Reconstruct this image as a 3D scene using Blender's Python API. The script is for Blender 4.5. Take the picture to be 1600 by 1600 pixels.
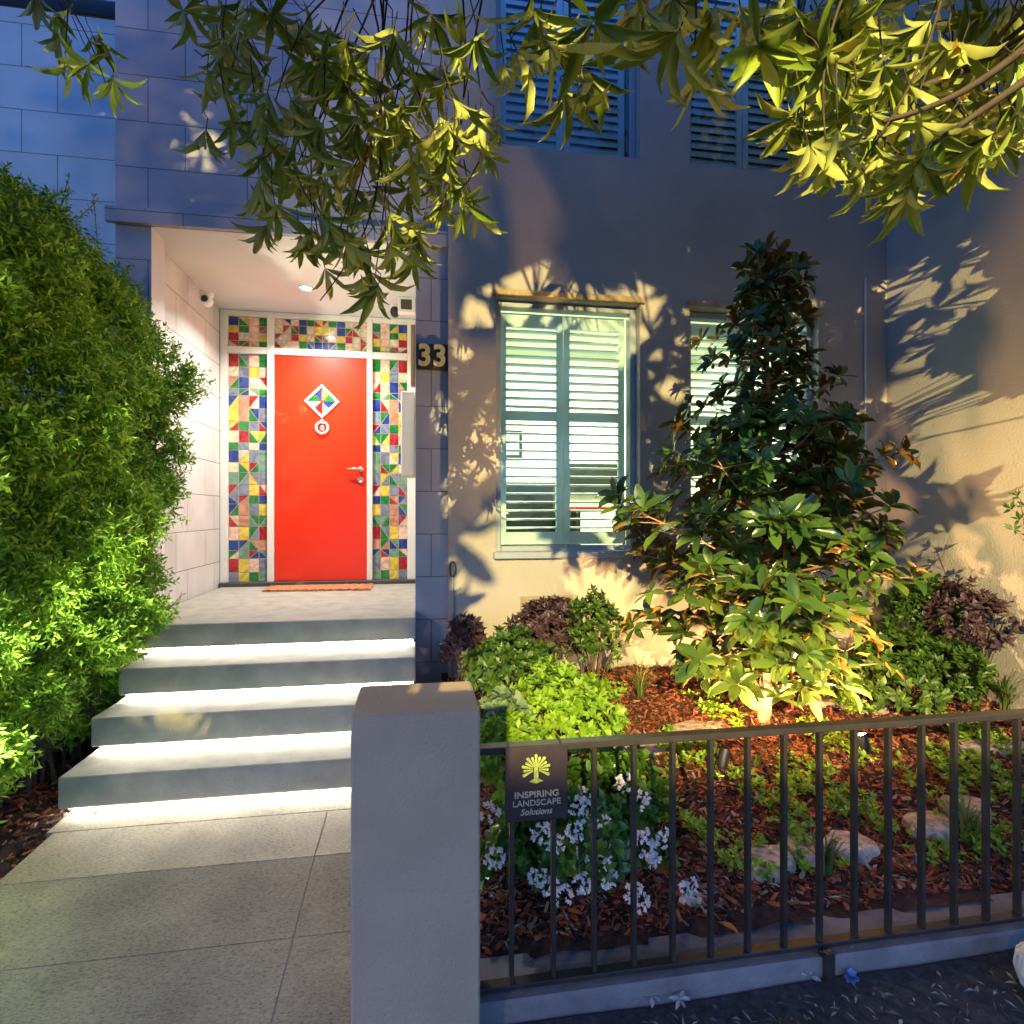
import bpy, math, random
import numpy as np
from mathutils import Vector, Matrix
from math import radians as R_, sin, cos, pi

# ------------------------------------------------------------------ camera, sky, exposure
for o in list(bpy.data.objects): bpy.data.objects.remove(o)
S = bpy.context.scene
COL = S.collection
EYE = 1.6
FPX = 910.0; TH = math.atan(150/FPX)
cd = bpy.data.cameras.new('camera'); cam = bpy.data.objects.new('camera', cd); COL.objects.link(cam)
cam.location = (0, 0, EYE); cam.rotation_euler = (pi/2, 0, -TH)
cd.sensor_width = 36; cd.lens = 36*FPX/1600; cd.clip_start = 0.05; cd.clip_end = 2000
S.camera = cam
W = bpy.data.worlds.new('World'); S.world = W; W.use_nodes = True
wn = W.node_tree.nodes; wl = W.node_tree.links
sky = wn.new('ShaderNodeTexSky'); sky.sky_type = 'NISHITA'; sky.sun_disc = False
sky.sun_elevation = R_(12.5); sky.sun_rotation = R_(200); sky.air_density = 1.2; sky.ozone_density = 5.0; sky.dust_density = 0.2
tint = wn.new('ShaderNodeMix'); tint.data_type = 'RGBA'; tint.blend_type = 'MULTIPLY'; tint.inputs[0].default_value = 1
tint.inputs[7].default_value = (0.37, 0.53, 0.92, 1)
wl.new(sky.outputs[0], tint.inputs[6]); wl.new(tint.outputs[2], wn['Background'].inputs[0])
wn['Background'].inputs[1].default_value = 0.15
S.view_settings.view_transform = 'Standard'; S.view_settings.look = 'None'
S.view_settings.exposure = 1.78; S.view_settings.gamma = 1
LAMP = Vector((-1.2, -7.0, EYE+3.3))

def light(name, kind, loc, energy, color, target=None, **kw):
    d = bpy.data.lights.new(name, kind); d.energy = energy; d.color = color
    for k, v in kw.items(): setattr(d, k, v)
    o = bpy.data.objects.new(name, d); COL.objects.link(o); o.location = loc
    if target is not None:
        o.rotation_euler = (Vector(target)-Vector(loc)).to_track_quat('-Z', 'Y').to_euler()
    return o
# the street lamp behind the camera: a cut-off luminaire
ce = R_(20.2)
light('street_lamp_light', 'SPOT', LAMP, 3900, (1.0, 0.77, 0.29), LAMP+Vector((.2, cos(ce), sin(ce))),
      spot_size=R_(90), spot_blend=0.04, shadow_soft_size=0.022)

LAMP2 = Vector((-7.5, -8.0, 5.6))
light('far_street_lamp_light', 'POINT', LAMP2, 330, (1.0, .66, .42), None, shadow_soft_size=.25)

# ------------------------------------------------------------------ helpers
rnd = random.Random(7); rng = np.random.default_rng(11)
def at(px, py, Y=None, t=None, Z=None):
    u = (px-800)/FPX; v = (800-py)/FPX
    if t is None:
        t = Y/(cos(TH)-u*sin(TH)) if Y is not None else (Z-EYE)/v
    return Vector((t*(u*cos(TH)+sin(TH)), t*(cos(TH)-u*sin(TH)), EYE+t*v))
def proj(p):
    x, y, z = p
    d = x*sin(TH)+y*cos(TH)
    if d < 0.05: return None
    return 800+FPX*(x*cos(TH)-y*sin(TH))/d, 800-FPX*(z-EYE)/d, d

def tag(o, label=None, cat=None, group=None, kind=None):
    if label: o['label'] = label
    if cat: o['category'] = cat
    if group: o['group'] = group
    if kind: o['kind'] = kind
    return o
def empty(name, loc=(0, 0, 0)):
    o = bpy.data.objects.new(name, None); COL.objects.link(o); o.location = loc; o.empty_display_size = .1
    return o

class MB:
    def __init__(s): s.v = []; s.f = []; s.mi = []; s.m = 0
    def add(s, vs, fs):
        b = len(s.v); s.v += [tuple(p) for p in vs]
        for f in fs: s.f.append(tuple(b+i for i in f)); s.mi.append(s.m)
        return s
    def box(s, x0, x1, y0, y1, z0, z1):
        return s.add([(x0,y0,z0),(x1,y0,z0),(x1,y1,z0),(x0,y1,z0),(x0,y0,z1),(x1,y0,z1),(x1,y1,z1),(x0,y1,z1)],
              [(0,3,2,1),(4,5,6,7),(0,1,5,4),(1,2,6,5),(2,3,7,6),(3,0,4,7)])
    def bbox(s, x0, x1, y0, y1, z0, z1, b=.004):   # bevelled box
        X = [(x0, x0+b), (x1, x1-b)]; Y = [(y0, y0+b), (y1, y1-b)]; Z = [(z0, z0+b), (z1, z1-b)]
        vs = []; idx = {}
        for i in (0,1):
            for j in (0,1):
                for k in (0,1):
                    idx[i,j,k,'x'] = len(vs); vs.append((X[i][0], Y[j][1], Z[k][1]))
                    idx[i,j,k,'y'] = len(vs); vs.append((X[i][1], Y[j][0], Z[k][1]))
                    idx[i,j,k,'z'] = len(vs); vs.append((X[i][1], Y[j][1], Z[k][0]))
        f = []
        for i in (0,1):
            q = [idx[i,0,0,'x'], idx[i,1,0,'x'], idx[i,1,1,'x'], idx[i,0,1,'x']]; f.append(q if i else q[::-1])
            q = [idx[0,i,0,'y'], idx[1,i,0,'y'], idx[1,i,1,'y'], idx[0,i,1,'y']]; f.append(q[::-1] if i else q)
            q = [idx[0,0,i,'z'], idx[1,0,i,'z'], idx[1,1,i,'z'], idx[0,1,i,'z']]; f.append(q if i else q[::-1])
        for a in (0,1):
            for c in (0,1):
                f.append([idx[a,c,0,'x'], idx[a,c,0,'y'], idx[a,c,1,'y'], idx[a,c,1,'x']])
                f.append([idx[a,0,c,'x'], idx[a,0,c,'z'], idx[a,1,c,'z'], idx[a,1,c,'x']])
                f.append([idx[0,a,c,'y'], idx[0,a,c,'z'], idx[1,a,c,'z'], idx[1,a,c,'y']])
        for i in (0,1):
            for j in (0,1):
                for k in (0,1): f.append([idx[i,j,k,'x'], idx[i,j,k,'y'], idx[i,j,k,'z']])
        return s.add(vs, f)
    def tube(s, pts, rad, n=6, cap=True):
        pts = [Vector(p) for p in pts]
        if not hasattr(rad, '__len__'): rad = [rad]*len(pts)
        vs = []; fs = []
        ref = Vector((.31, .87, .38))
        for i, p in enumerate(pts):
            d = (pts[min(i+1, len(pts)-1)]-pts[max(i-1, 0)]).normalized()
            a = d.cross(ref)
            if a.length < .05: a = d.cross(Vector((1, 0, 0)))
            a.normalize(); b = d.cross(a)
            for k in range(n):
                q = 2*pi*k/n; vs.append(p+(a*cos(q)+b*sin(q))*rad[i])
        for i in range(len(pts)-1):
            for k in range(n):
                fs.append((i*n+k, i*n+(k+1) % n, (i+1)*n+(k+1) % n, (i+1)*n+k))
        if cap: fs.append(tuple(range(n))[::-1]); fs.append(tuple((len(pts)-1)*n+k for k in range(n)))
        return s.add(vs, fs)
    def lathe(s, c, prof, n=20, axis='z'):
        vs = []; fs = []
        for r, h in prof:
            for k in range(n):
                q = 2*pi*k/n; a, b = r*cos(q), r*sin(q)
                vs.append({'z': (c[0]+a, c[1]+b, c[2]+h), 'y': (c[0]+a, c[1]+h, c[2]+b), 'x': (c[0]+h, c[1]+a, c[2]+b)}[axis])
        for i in range(len(prof)-1):
            for k in range(n): fs.append((i*n+k, i*n+(k+1) % n, (i+1)*n+(k+1) % n, (i+1)*n+k))
        fs.append(tuple(range(n))[::-1]); fs.append(tuple((len(prof)-1)*n+k for k in range(n)))
        return s.add(vs, fs)
    def torus(s, c, Rr, r, n=24, m=8):   # in the XZ plane
        vs = []; fs = []
        for i in range(n):
            a = 2*pi*i/n
            for j in range(m):
                b = 2*pi*j/m; rr = Rr+r*cos(b)
                vs.append((c[0]+rr*cos(a), c[1]+r*sin(b), c[2]+rr*sin(a)))
        for i in range(n):
            for j in range(m): fs.append((i*m+j, ((i+1) % n)*m+j, ((i+1) % n)*m+(j+1) % m, i*m+(j+1) % m))
        return s.add(vs, fs)
    def build(s, name, mat, parent=None, smooth=False, local=True):
        me = bpy.data.meshes.new(name)
        off = Vector(parent_world(parent)) if (parent is not None and local) else Vector((0, 0, 0))
        me.from_pydata([tuple(Vector(p)-off) for p in s.v], [], s.f)
        for m in (mat if isinstance(mat, (list, tuple)) else [mat]): me.materials.append(m)
        me.polygons.foreach_set('material_index', s.mi)
        if smooth: me.polygons.foreach_set('use_smooth', [True]*len(me.polygons))
        me.update()
        o = bpy.data.objects.new(name, me); COL.objects.link(o)
        if parent is not None: o.parent = parent
        return o
def parent_world(p):
    v = Vector((0, 0, 0))
    while p is not None: v += p.location; p = p.parent
    return v

# ---- materials
def nt(name):
    m = bpy.data.materials.new(name); m.use_nodes = True
    return m, m.node_tree.nodes, m.node_tree.links, m.node_tree.nodes['Principled BSDF']
def ramp(n, stops):
    r = n.new('ShaderNodeValToRGB'); e = r.color_ramp.elements
    while len(e) < len(stops): e.new(.5)
    for q, (p, c) in zip(e, stops): q.position = p; q.color = (*c, 1)
    return r
def mat(name, col, rough=.6, var=.12, scale=6, bump=0, bscale=60, metal=0, spec=.5, detail=6):
    m, n, l, p = nt(name)
    tc = n.new('ShaderNodeTexCoord'); no = n.new('ShaderNodeTexNoise'); no.inputs['Scale'].default_value = scale; no.inputs['Detail'].default_value = detail
    l.new(tc.outputs['Object'], no.inputs['Vector'])
    r = ramp(n, [(.3, tuple(c*(1-var) for c in col)), (.7, tuple(min(1, c*(1+var)) for c in col))])
    l.new(no.outputs[0], r.inputs[0]); l.new(r.outputs[0], p.inputs['Base Color'])
    p.inputs['Roughness'].default_value = rough; p.inputs['Metallic'].default_value = metal; p.inputs['Specular IOR Level'].default_value = spec
    if bump:
        nb = n.new('ShaderNodeTexNoise'); nb.inputs['Scale'].default_value = bscale; nb.inputs['Detail'].default_value = 8
        l.new(tc.outputs['Object'], nb.inputs['Vector'])
        b = n.new('ShaderNodeBump'); b.inputs['Strength'].default_value = bump; b.inputs['Distance'].default_value = .01
        l.new(nb.outputs[0], b.inputs['Height']); l.new(b.outputs[0], p.inputs['Normal'])
    return m
def block_mat(name, col, plane='xz', course=.29, width=.59, off=.37, z0=0.0):
    m, n, l, p = nt(name)
    tc = n.new('ShaderNodeTexCoord'); sp = n.new('ShaderNodeSeparateXYZ'); cb = n.new('ShaderNodeCombineXYZ')
    l.new(tc.outputs['Object'], sp.inputs[0])
    l.new(sp.outputs['X' if plane == 'xz' else 'Y'], cb.inputs[0]); l.new(sp.outputs['Z'], cb.inputs[1])
    mp = n.new('ShaderNodeMapping'); mp.inputs['Location'].default_value = (0, z0, 0); l.new(cb.outputs[0], mp.inputs[0])
    b = n.new('ShaderNodeTexBrick'); l.new(mp.outputs[0], b.inputs[0])
    b.inputs['Scale'].default_value = 1; b.inputs['Brick Width'].default_value = width; b.inputs['Row Height'].default_value = course
    b.inputs['Mortar Size'].default_value = .0035; b.inputs['Mortar Smooth'].default_value = .3; b.offset = off
    b.inputs['Color1'].default_value = (*[c*1.04 for c in col], 1); b.inputs['Color2'].default_value = (*[c*.94 for c in col], 1)
    b.inputs['Mortar'].default_value = (*[c*.35 for c in col], 1)
    no = n.new('ShaderNodeTexNoise'); no.inputs['Scale'].default_value = 3; no.inputs['Detail'].default_value = 8; l.new(tc.outputs['Object'], no.inputs[0])
    r = ramp(n, [(.3, (.85, .85, .85)), (.7, (1.05, 1.05, 1.05))]); l.new(no.outputs[0], r.inputs[0])
    mx = n.new('ShaderNodeMix'); mx.data_type = 'RGBA'; mx.blend_type = 'MULTIPLY'; mx.inputs[0].default_value = 1
    l.new(b.outputs['Color'], mx.inputs[6]); l.new(r.outputs[0], mx.inputs[7]); l.new(mx.outputs[2], p.inputs['Base Color'])
    p.inputs['Roughness'].default_value = .75
    bu = n.new('ShaderNodeBump'); bu.inputs['Strength'].default_value = .5; bu.inputs['Distance'].default_value = .004; bu.invert = True
    l.new(b.outputs['Fac'], bu.inputs['Height']); l.new(bu.outputs[0], p.inputs['Normal'])
    return m
def leaf_mat(name, c1, c2, back=None, rough=.35, trans=.35, old=None, oldf=.0, spec=.5):
    m, n, l, p = nt(name)
    g = n.new('ShaderNodeNewGeometry')
    r = ramp(n, [(0, c1), (1-oldf if old else 1, c2)] + ([(min(1, 1-oldf+.005), old)] if old else []))
    l.new(g.outputs['Random Per Island'], r.inputs[0])
    src = r.outputs[0]
    if back:
        mx = n.new('ShaderNodeMix'); mx.data_type = 'RGBA'; l.new(g.outputs['Backfacing'], mx.inputs[0])
        l.new(src, mx.inputs[6]); mx.inputs[7].default_value = (*back, 1); src = mx.outputs[2]
    l.new(src, p.inputs['Base Color']); p.inputs['Roughness'].default_value = rough; p.inputs['Specular IOR Level'].default_value = spec
    t = n.new('ShaderNodeBsdfTranslucent'); l.new(src, t.inputs[0])
    ms = n.new('ShaderNodeMixShader'); ms.inputs[0].default_value = trans
    l.new(p.outputs[0], ms.inputs[1]); l.new(t.outputs[0], ms.inputs[2])
    l.new(ms.outputs[0], n['Material Output'].inputs[0])
    return m
def emis(name, col, s):
    m, n, l, p = nt(name); p.inputs['Base Color'].default_value = (.8, .8, .8, 1)
    p.inputs['Emission Color'].default_value = (*col, 1); p.inputs['Emission Strength'].default_value = s
    return m
def island(name, stops, rough=.8):
    m, n, l, p = nt(name); g = n.new('ShaderNodeNewGeometry'); r = ramp(n, stops)
    l.new(g.outputs['Random Per Island'], r.inputs[0]); l.new(r.outputs[0], p.inputs['Base Color']); p.inputs['Roughness'].default_value = rough
    return m

M = {}
M['render'] = mat('wall_render', (.35, .32, .285), .85, .14, 1.2, .45, 70, detail=10)
M['block'] = block_mat('grey_block', (.33, .33, .38))
M['block_side'] = block_mat('pale_block_side', (.62, .60, .56), 'yz')
M['nblock'] = block_mat('neighbour_block', (.27, .40, .52), z0=.03)
M['white'] = mat('white_paint', (.78, .74, .66), .5, .03, 4)
M['ceil'] = mat('porch_ceiling', (.60, .63, .61), .8, .03, 2)
M['shutter'] = mat('shutter_paint', (.42, .55, .57), .45, .04, 5)
M['shutter_up'] = mat('upper_shutter_paint', (.58, .84, 1.0), .5, .05, 5)
M['frame'] = mat('window_frame_paint', (.27, .31, .36), .5, .06, 5)
M['red'] = mat('red_door_paint', (.80, .028, .004), .33, .03, 2, .05, 200)
M['steel'] = mat('brushed_steel', (.62, .60, .56), .3, .05, 30, 0, metal=1)
M['black'] = mat('black_metal', (.018, .017, .02), .5, .2, 20, .1, 200)
M['darkmetal'] = mat('fence_metal', (.048, .042, .036), .36, .2, 14, .12, 150, metal=.3)
M['dark'] = mat('dark_sill', (.06, .05, .045), .6)
M['plate'] = mat('bronze_plate', (.03, .018, .022), .5, .2, 20)
M['gold'] = mat('gold_numeral', (.62, .52, .22), .45, .15, 40)
M['pillar'] = mat('grey_pillar_render', (.375, .285, .20), .88, .07, 5, .5, 110, detail=12)
M['coir'] = mat('coir_mat', (.50, .20, .09), .95, .3, 40, .8, 220)
M['concrete'] = mat('plinth_concrete', (.19, .18, .18), .85, .25, 7, .5, 60)
M['bark'] = mat('magnolia_bark', (.30, .20, .12), .8, .3, 25, .5, 60)
M['twig'] = mat('dark_twig', (.045, .03, .022), .8, .3, 30, .3, 80)
M['stem'] = mat('brown_stem', (.09, .06, .035), .8, .3, 30)
M['room'] = mat('room_wall', (.66, .72, .58), .8, .03, 2)
M['roomfloor'] = mat('room_floor', (.25, .18, .12), .5, .2, 5)
M['screen'] = mat('dark_panel', (.02, .022, .02), .3)
M['stone'] = mat('sandstone', (.42, .34, .27), .95, .55, 26, 1.0, 45)
M['vent'] = mat('vent_paint', (.26, .23, .15), .8)
M['glasspane'] = None
def glass_thin():
    m, n, l, p = nt('window_glass')
    t = n.new('ShaderNodeBsdfTransparent'); t.inputs[0].default_value = (.93, .97, .95, 1)
    g = n.new('ShaderNodeBsdfGlossy'); g.inputs['Roughness'].default_value = .02
    fr = n.new('ShaderNodeFresnel'); fr.inputs[0].default_value = 1.5
    ms = n.new('ShaderNodeMixShader'); l.new(fr.outputs[0], ms.inputs[0]); l.new(t.outputs[0], ms.inputs[1]); l.new(g.outputs[0], ms.inputs[2])
    l.new(ms.outputs[0], n['Material Output'].inputs[0]); return m
M['glasspane'] = glass_thin()
# granite paving
def granite(name, base, dark):
    m, n, l, p = nt(name); tc = n.new('ShaderNodeTexCoord')
    mp = n.new('ShaderNodeMapping'); mp.inputs['Scale'].default_value = (1, 2.2, 1); l.new(tc.outputs['Object'], mp.inputs[0])
    a = n.new('ShaderNodeTexNoise'); a.inputs['Scale'].default_value = 75; a.inputs['Detail'].default_value = 10; a.inputs['Roughness'].default_value = .8; l.new(mp.outputs[0], a.inputs[0])
    b = n.new('ShaderNodeTexNoise'); b.inputs['Scale'].default_value = 3.5; b.inputs['Detail'].default_value = 11; l.new(tc.outputs['Object'], b.inputs[0])
    r = ramp(n, [(.36, dark), (.5, base), (.7, tuple(c*1.35 for c in base))]); l.new(a.outputs[0], r.inputs[0])
    r2 = ramp(n, [(.3, (.66, .66, .67)), (.7, (1.15, 1.12, 1.08))]); l.new(b.outputs[0], r2.inputs[0])
    mx = n.new('ShaderNodeMix'); mx.data_type = 'RGBA'; mx.blend_type = 'MULTIPLY'; mx.inputs[0].default_value = 1
    l.new(r.outputs[0], mx.inputs[6]); l.new(r2.outputs[0], mx.inputs[7]); l.new(mx.outputs[2], p.inputs['Base Color'])
    p.inputs['Roughness'].default_value = .7
    bu = n.new('ShaderNodeBump'); bu.inputs['Strength'].default_value = .6; bu.inputs['Distance'].default_value = .004; l.new(a.outputs[0], bu.inputs['Height']); l.new(bu.outputs[0], p.inputs['Normal'])
    return m
M['granite'] = granite('granite_paving', (.36, .295, .21), (.12, .095, .07))
M['steptop'] = mat('step_stone', (.33, .32, .265), .75, .16, 9, .35, 120, detail=12)

def wall_holes(x0, x1, z0, z1, holes, yf, th):
    xs = sorted({x0, x1, *[h[0] for h in holes], *[h[1] for h in holes]})
    zs = sorted({z0, z1, *[h[2] for h in holes], *[h[3] for h in holes]})
    mb = MB(); vid = {}
    def V(i, j, b):
        k = (i, j, b)
        if k not in vid: vid[k] = len(mb.v); mb.v.append((xs[i], yf+(th if b else 0), zs[j]))
        return vid[k]
    solid = {}
    for i in range(len(xs)-1):
        for j in range(len(zs)-1):
            cx = (xs[i]+xs[i+1])/2; cz = (zs[j]+zs[j+1])/2
            solid[i, j] = not any(h[0] < cx < h[1] and h[2] < cz < h[3] for h in holes)
    def F(*q): mb.f.append(q); mb.mi.append(0)
    for (i, j), s in solid.items():
        if not s: continue
        F(V(i,j,0), V(i+1,j,0), V(i+1,j+1,0), V(i,j+1,0)); F(V(i,j+1,1), V(i+1,j+1,1), V(i+1,j,1), V(i,j,1))
        if not solid.get((i-1, j)): F(V(i,j,0), V(i,j+1,0), V(i,j+1,1), V(i,j,1))
        if not solid.get((i+1, j)): F(V(i+1,j,0), V(i+1,j,1), V(i+1,j+1,1), V(i+1,j+1,0))
        if not solid.get((i, j-1)): F(V(i,j,0), V(i,j,1), V(i+1,j,1), V(i+1,j,0))
        if not solid.get((i, j+1)): F(V(i,j+1,0), V(i+1,j+1,0), V(i+1,j+1,1), V(i,j+1,1))
    return mb

# ------------------------------------------------------------------ ground
def gz(x, y):
    s = .15+(y-1.9)*.165+max(0, x-2.4)*.05*(y-1.9)*.7
    return s+.018*sin(3.1*x+1)*cos(4.3*y)+.012*sin(9*x+5*y)
mb = MB()
mb.add([(-150,-150,-.02),(150,-150,-.02),(150,300,-.02),(-150,300,-.02)], [(0,1,2,3)])
tag(mb.build('ground', mat('ground_soil', (.07, .06, .045), .95, .3, 2)), kind='structure')
# street pavement, slightly uneven asphalt with a kerb lip
m, n, l, p = nt('asphalt'); tc = n.new('ShaderNodeTexCoord')
a = n.new('ShaderNodeTexNoise'); a.inputs['Scale'].default_value = 28; a.inputs['Detail'].default_value = 10; a.inputs['Roughness'].default_value = .75; l.new(tc.outputs['Object'], a.inputs[0])
r = ramp(n, [(.35, (.018, .018, .02)), (.55, (.055, .055, .06)), (.75, (.13, .13, .13))]); l.new(a.outputs[0], r.inputs[0]); l.new(r.outputs[0], p.inputs['Base Color'])
p.inputs['Roughness'].default_value = .85
bu = n.new('ShaderNodeBump'); bu.inputs['Strength'].default_value = .9; bu.inputs['Distance'].default_value = .02; l.new(a.outputs[0], bu.inputs['Height']); l.new(bu.outputs[0], p.inputs['Normal'])
M['asphalt'] = m
def grid_sheet(x0, x1, y0, y1, nx, ny, h):
    mb = MB(); vs = [(x0+(x1-x0)*i/nx, y0+(y1-y0)*j/ny, h(x0+(x1-x0)*i/nx, y0+(y1-y0)*j/ny)) for j in range(ny+1) for i in range(nx+1)]
    fs = [(j*(nx+1)+i, j*(nx+1)+i+1, (j+1)*(nx+1)+i+1, (j+1)*(nx+1)+i) for j in range(ny) for i in range(nx)]
    return mb.add(vs, fs)
o = grid_sheet(-14, 14, -12, 1.7, 120, 80, lambda x, y: .045+.038*min(1, max(0, y/1.7))+.008*sin(2.2*x)*sin(1.7*y+1)+.004*sin(7*x+3*y)).build('pavement', M['asphalt'], smooth=True)
tag(o, kind='structure')
M['mulch'] = mat('mulch_soil', (.05, .02, .012), .95, .6, 18, 1.0, 60)
def bed(x, y): return gz(x, y)+.010*sin(23*x+7*y)*sin(19*y)
o = grid_sheet(.17, 3.6, 1.86, 4.0, 110, 70, bed).build('garden_bed', M['mulch'], smooth=True); tag(o, kind='structure')
def lbed(x, y): return .22+.04*sin(5*x)+.03*sin(7*y)+.02*(y-1)
o = grid_sheet(-4.5, -1.4, .6, 4.4, 60, 70, lbed).build('hedge_bed', M['mulch'], smooth=True); tag(o, kind='structure')

# path: granite slabs, sloping slightly to the street
def slab(mb, x0, x1, y0, y1, z0, z1, th=.05):
    g = .0025
    mb.add([(x0+g,y0+g,z0),(x1-g,y0+g,z0),(x1-g,y1-g,z1),(x0+g,y1-g,z1),(x0+g,y0+g,z0-th),(x1-g,y0+g,z0-th),(x1-g,y1-g,z1-th),(x0+g,y1-g,z1-th)],
           [(0,1,2,3),(0,4,5,1),(1,5,6,2),(2,6,7,3),(3,7,4,0)])
mb = MB()
ys = [2.72, 2.37, 1.97, 1.57, 1.17, .77, .37, -.03]
zof = lambda y: .256 if y > 2.3 else .256-(2.37-y)*.075
for i in range(len(ys)-1):
    y1, y0 = ys[i], ys[i+1]
    xs = [-1.50, -.39, .02]
    for a_, b_ in zip(xs, xs[1:]): slab(mb, a_, b_, y0, y1, zof(y0), zof(y1))
slab(mb, -1.53, .02, 2.722, 3.15, .256, .256)
mb2 = mb.build('path', M['granite']); tag(mb2, kind='structure')
mb = MB(); mb.add([(-1.498, -.02, .0725), (.018, -.02, .0725), (.018, 2.30, .2475), (-1.498, 2.30, .2475), (.018, 2.86, .2525), (-1.498, 2.86, .2525)], [(0,1,2,3), (3,2,4,5)])
tag(mb.build('path_joint_sand', mat('joint_sand', (.36, .33, .28), .95)), kind='structure')

# ------------------------------------------------------------------ front steps
steps = tag(empty('front_steps', (-.77, 3.3, .25)), 'pale stone front steps with a glowing light strip under each tread', 'steps')
led = emis('step_light', (1.0, .94, .80), 42)
edges = [(3.72, .936), (3.39, .766), (3.125, .596), (2.86, .426)]
back = [5.60, 3.80, 3.47, 3.205]
for i, ((y, z), yb) in enumerate(zip(edges, back)):
    x0 = -1.56 if i else -1.70
    x1 = -.003
    mb = MB(); mb.bbox(x0, x1, y, yb, z-.14, z, .005)
    if i == 0: mb.v = [v for v in mb.v]
    st = mb.build('tread', M['steptop'], steps)
    rb = MB(); rb.box(x0+.01, x1-.01, y+.06, y+.12, z-.1735, z-.1415); rb.build('riser', M['steptop'], st)
    lb = MB(); lb.box(x0+.02, x1-.02, y+.045, y+.058, z-.152, z-.1415); lb.build('light_strip', led, st)

# ------------------------------------------------------------------ house
YF = 3.95
house = tag(empty('house', (1.5, 4.2, 0)), 'grey rendered two-storey house front with block portal around the porch', 'house')
wins = [(.54, 1.576), (1.956, 2.99)]
LZ = (1.315, 3.08); UZ = (4.12, 6.0)
holes = [(a_, b_, *LZ) for a_, b_ in wins]+[(a_, b_, *UZ) for a_, b_ in wins]
wall_holes(.215, 3.7, 0, 6.6, holes, YF, .22).build('wall', M['render'], house)
# block portal
mb = wall_holes(-1.857, .2145, 0, 6.6, [(-1.65, 0, .0, 3.405)], 4.0, .2)
mb.build('block_portal', M['block'], house)
mb = MB(); mb.box(-1.90, .2145, 3.962, 3.9975, 3.405, 3.50); mb.build('portal_lintel', M['block'], house)
# porch linings
mb = MB(); mb.box(-1.857, -1.72, 4.2, 5.62, 0, 3.40); mb.build('porch_wall', M['block_side'], house)
mb = MB(); mb.box(0.0, .2, 4.2, 5.62, 0, 3.40); mb.build('porch_wall', M['white'], house)
for xa, xb, za in ((-1.652, -1.6495, .938), (-.004, -.0015, .3)): mb = MB(); mb.box(xa, xb, 4.002, 4.198, za, 3.403); mb.build('porch_reveal', M['white'], house)
mb = MB(); mb.box(-1.86, .2, 4.003, 5.62, 3.4035, 3.55); mb.build('porch_ceiling', M['ceil'], house)
mb = MB(); mb.box(-1.86, .2, 5.62, 5.74, 0, 3.6); mb.build('back_wall', M['dark'], house)
# rooms behind the windows
mb = MB()
X0, X1, Y0, Y1, Z0, Z1 = .24, 3.66, 4.175, 7.2, .85, 3.62
mb.add([(X0,Y0,Z0),(X1,Y0,Z0),(X1,Y1,Z0),(X0,Y1,Z0),(X0,Y0,Z1),(X1,Y0,Z1),(X1,Y1,Z1),(X0,Y1,Z1)], [(4,7,6,5),(1,5,6,2),(2,6,7,3),(3,7,4,0)])
mb.m = 1; mb.add([(X0,Y0,Z0),(X1,Y0,Z0),(X1,Y1,Z0),(X0,Y1,Z0)], [(0,1,2,3)])
mb.build('room', [M['room'], M['roomfloor']], house)
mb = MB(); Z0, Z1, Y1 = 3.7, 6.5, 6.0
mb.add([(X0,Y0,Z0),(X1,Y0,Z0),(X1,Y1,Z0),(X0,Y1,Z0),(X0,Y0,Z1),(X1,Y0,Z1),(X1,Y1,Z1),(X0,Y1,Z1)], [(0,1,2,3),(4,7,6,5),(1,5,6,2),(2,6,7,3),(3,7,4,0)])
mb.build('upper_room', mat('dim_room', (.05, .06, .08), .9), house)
mb = MB(); mb.box(-1.9, 3.9, 3.9, 8, 6.602, 6.8); mb.build('roof', M['dark'], house)
light('room_light', 'AREA', (1.9, 5.9, 3.55), 85, (.93, 1.0, .72), (1.9, 5.9, 0), shape='RECTANGLE', size=2.6, size_y=1.8)

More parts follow.
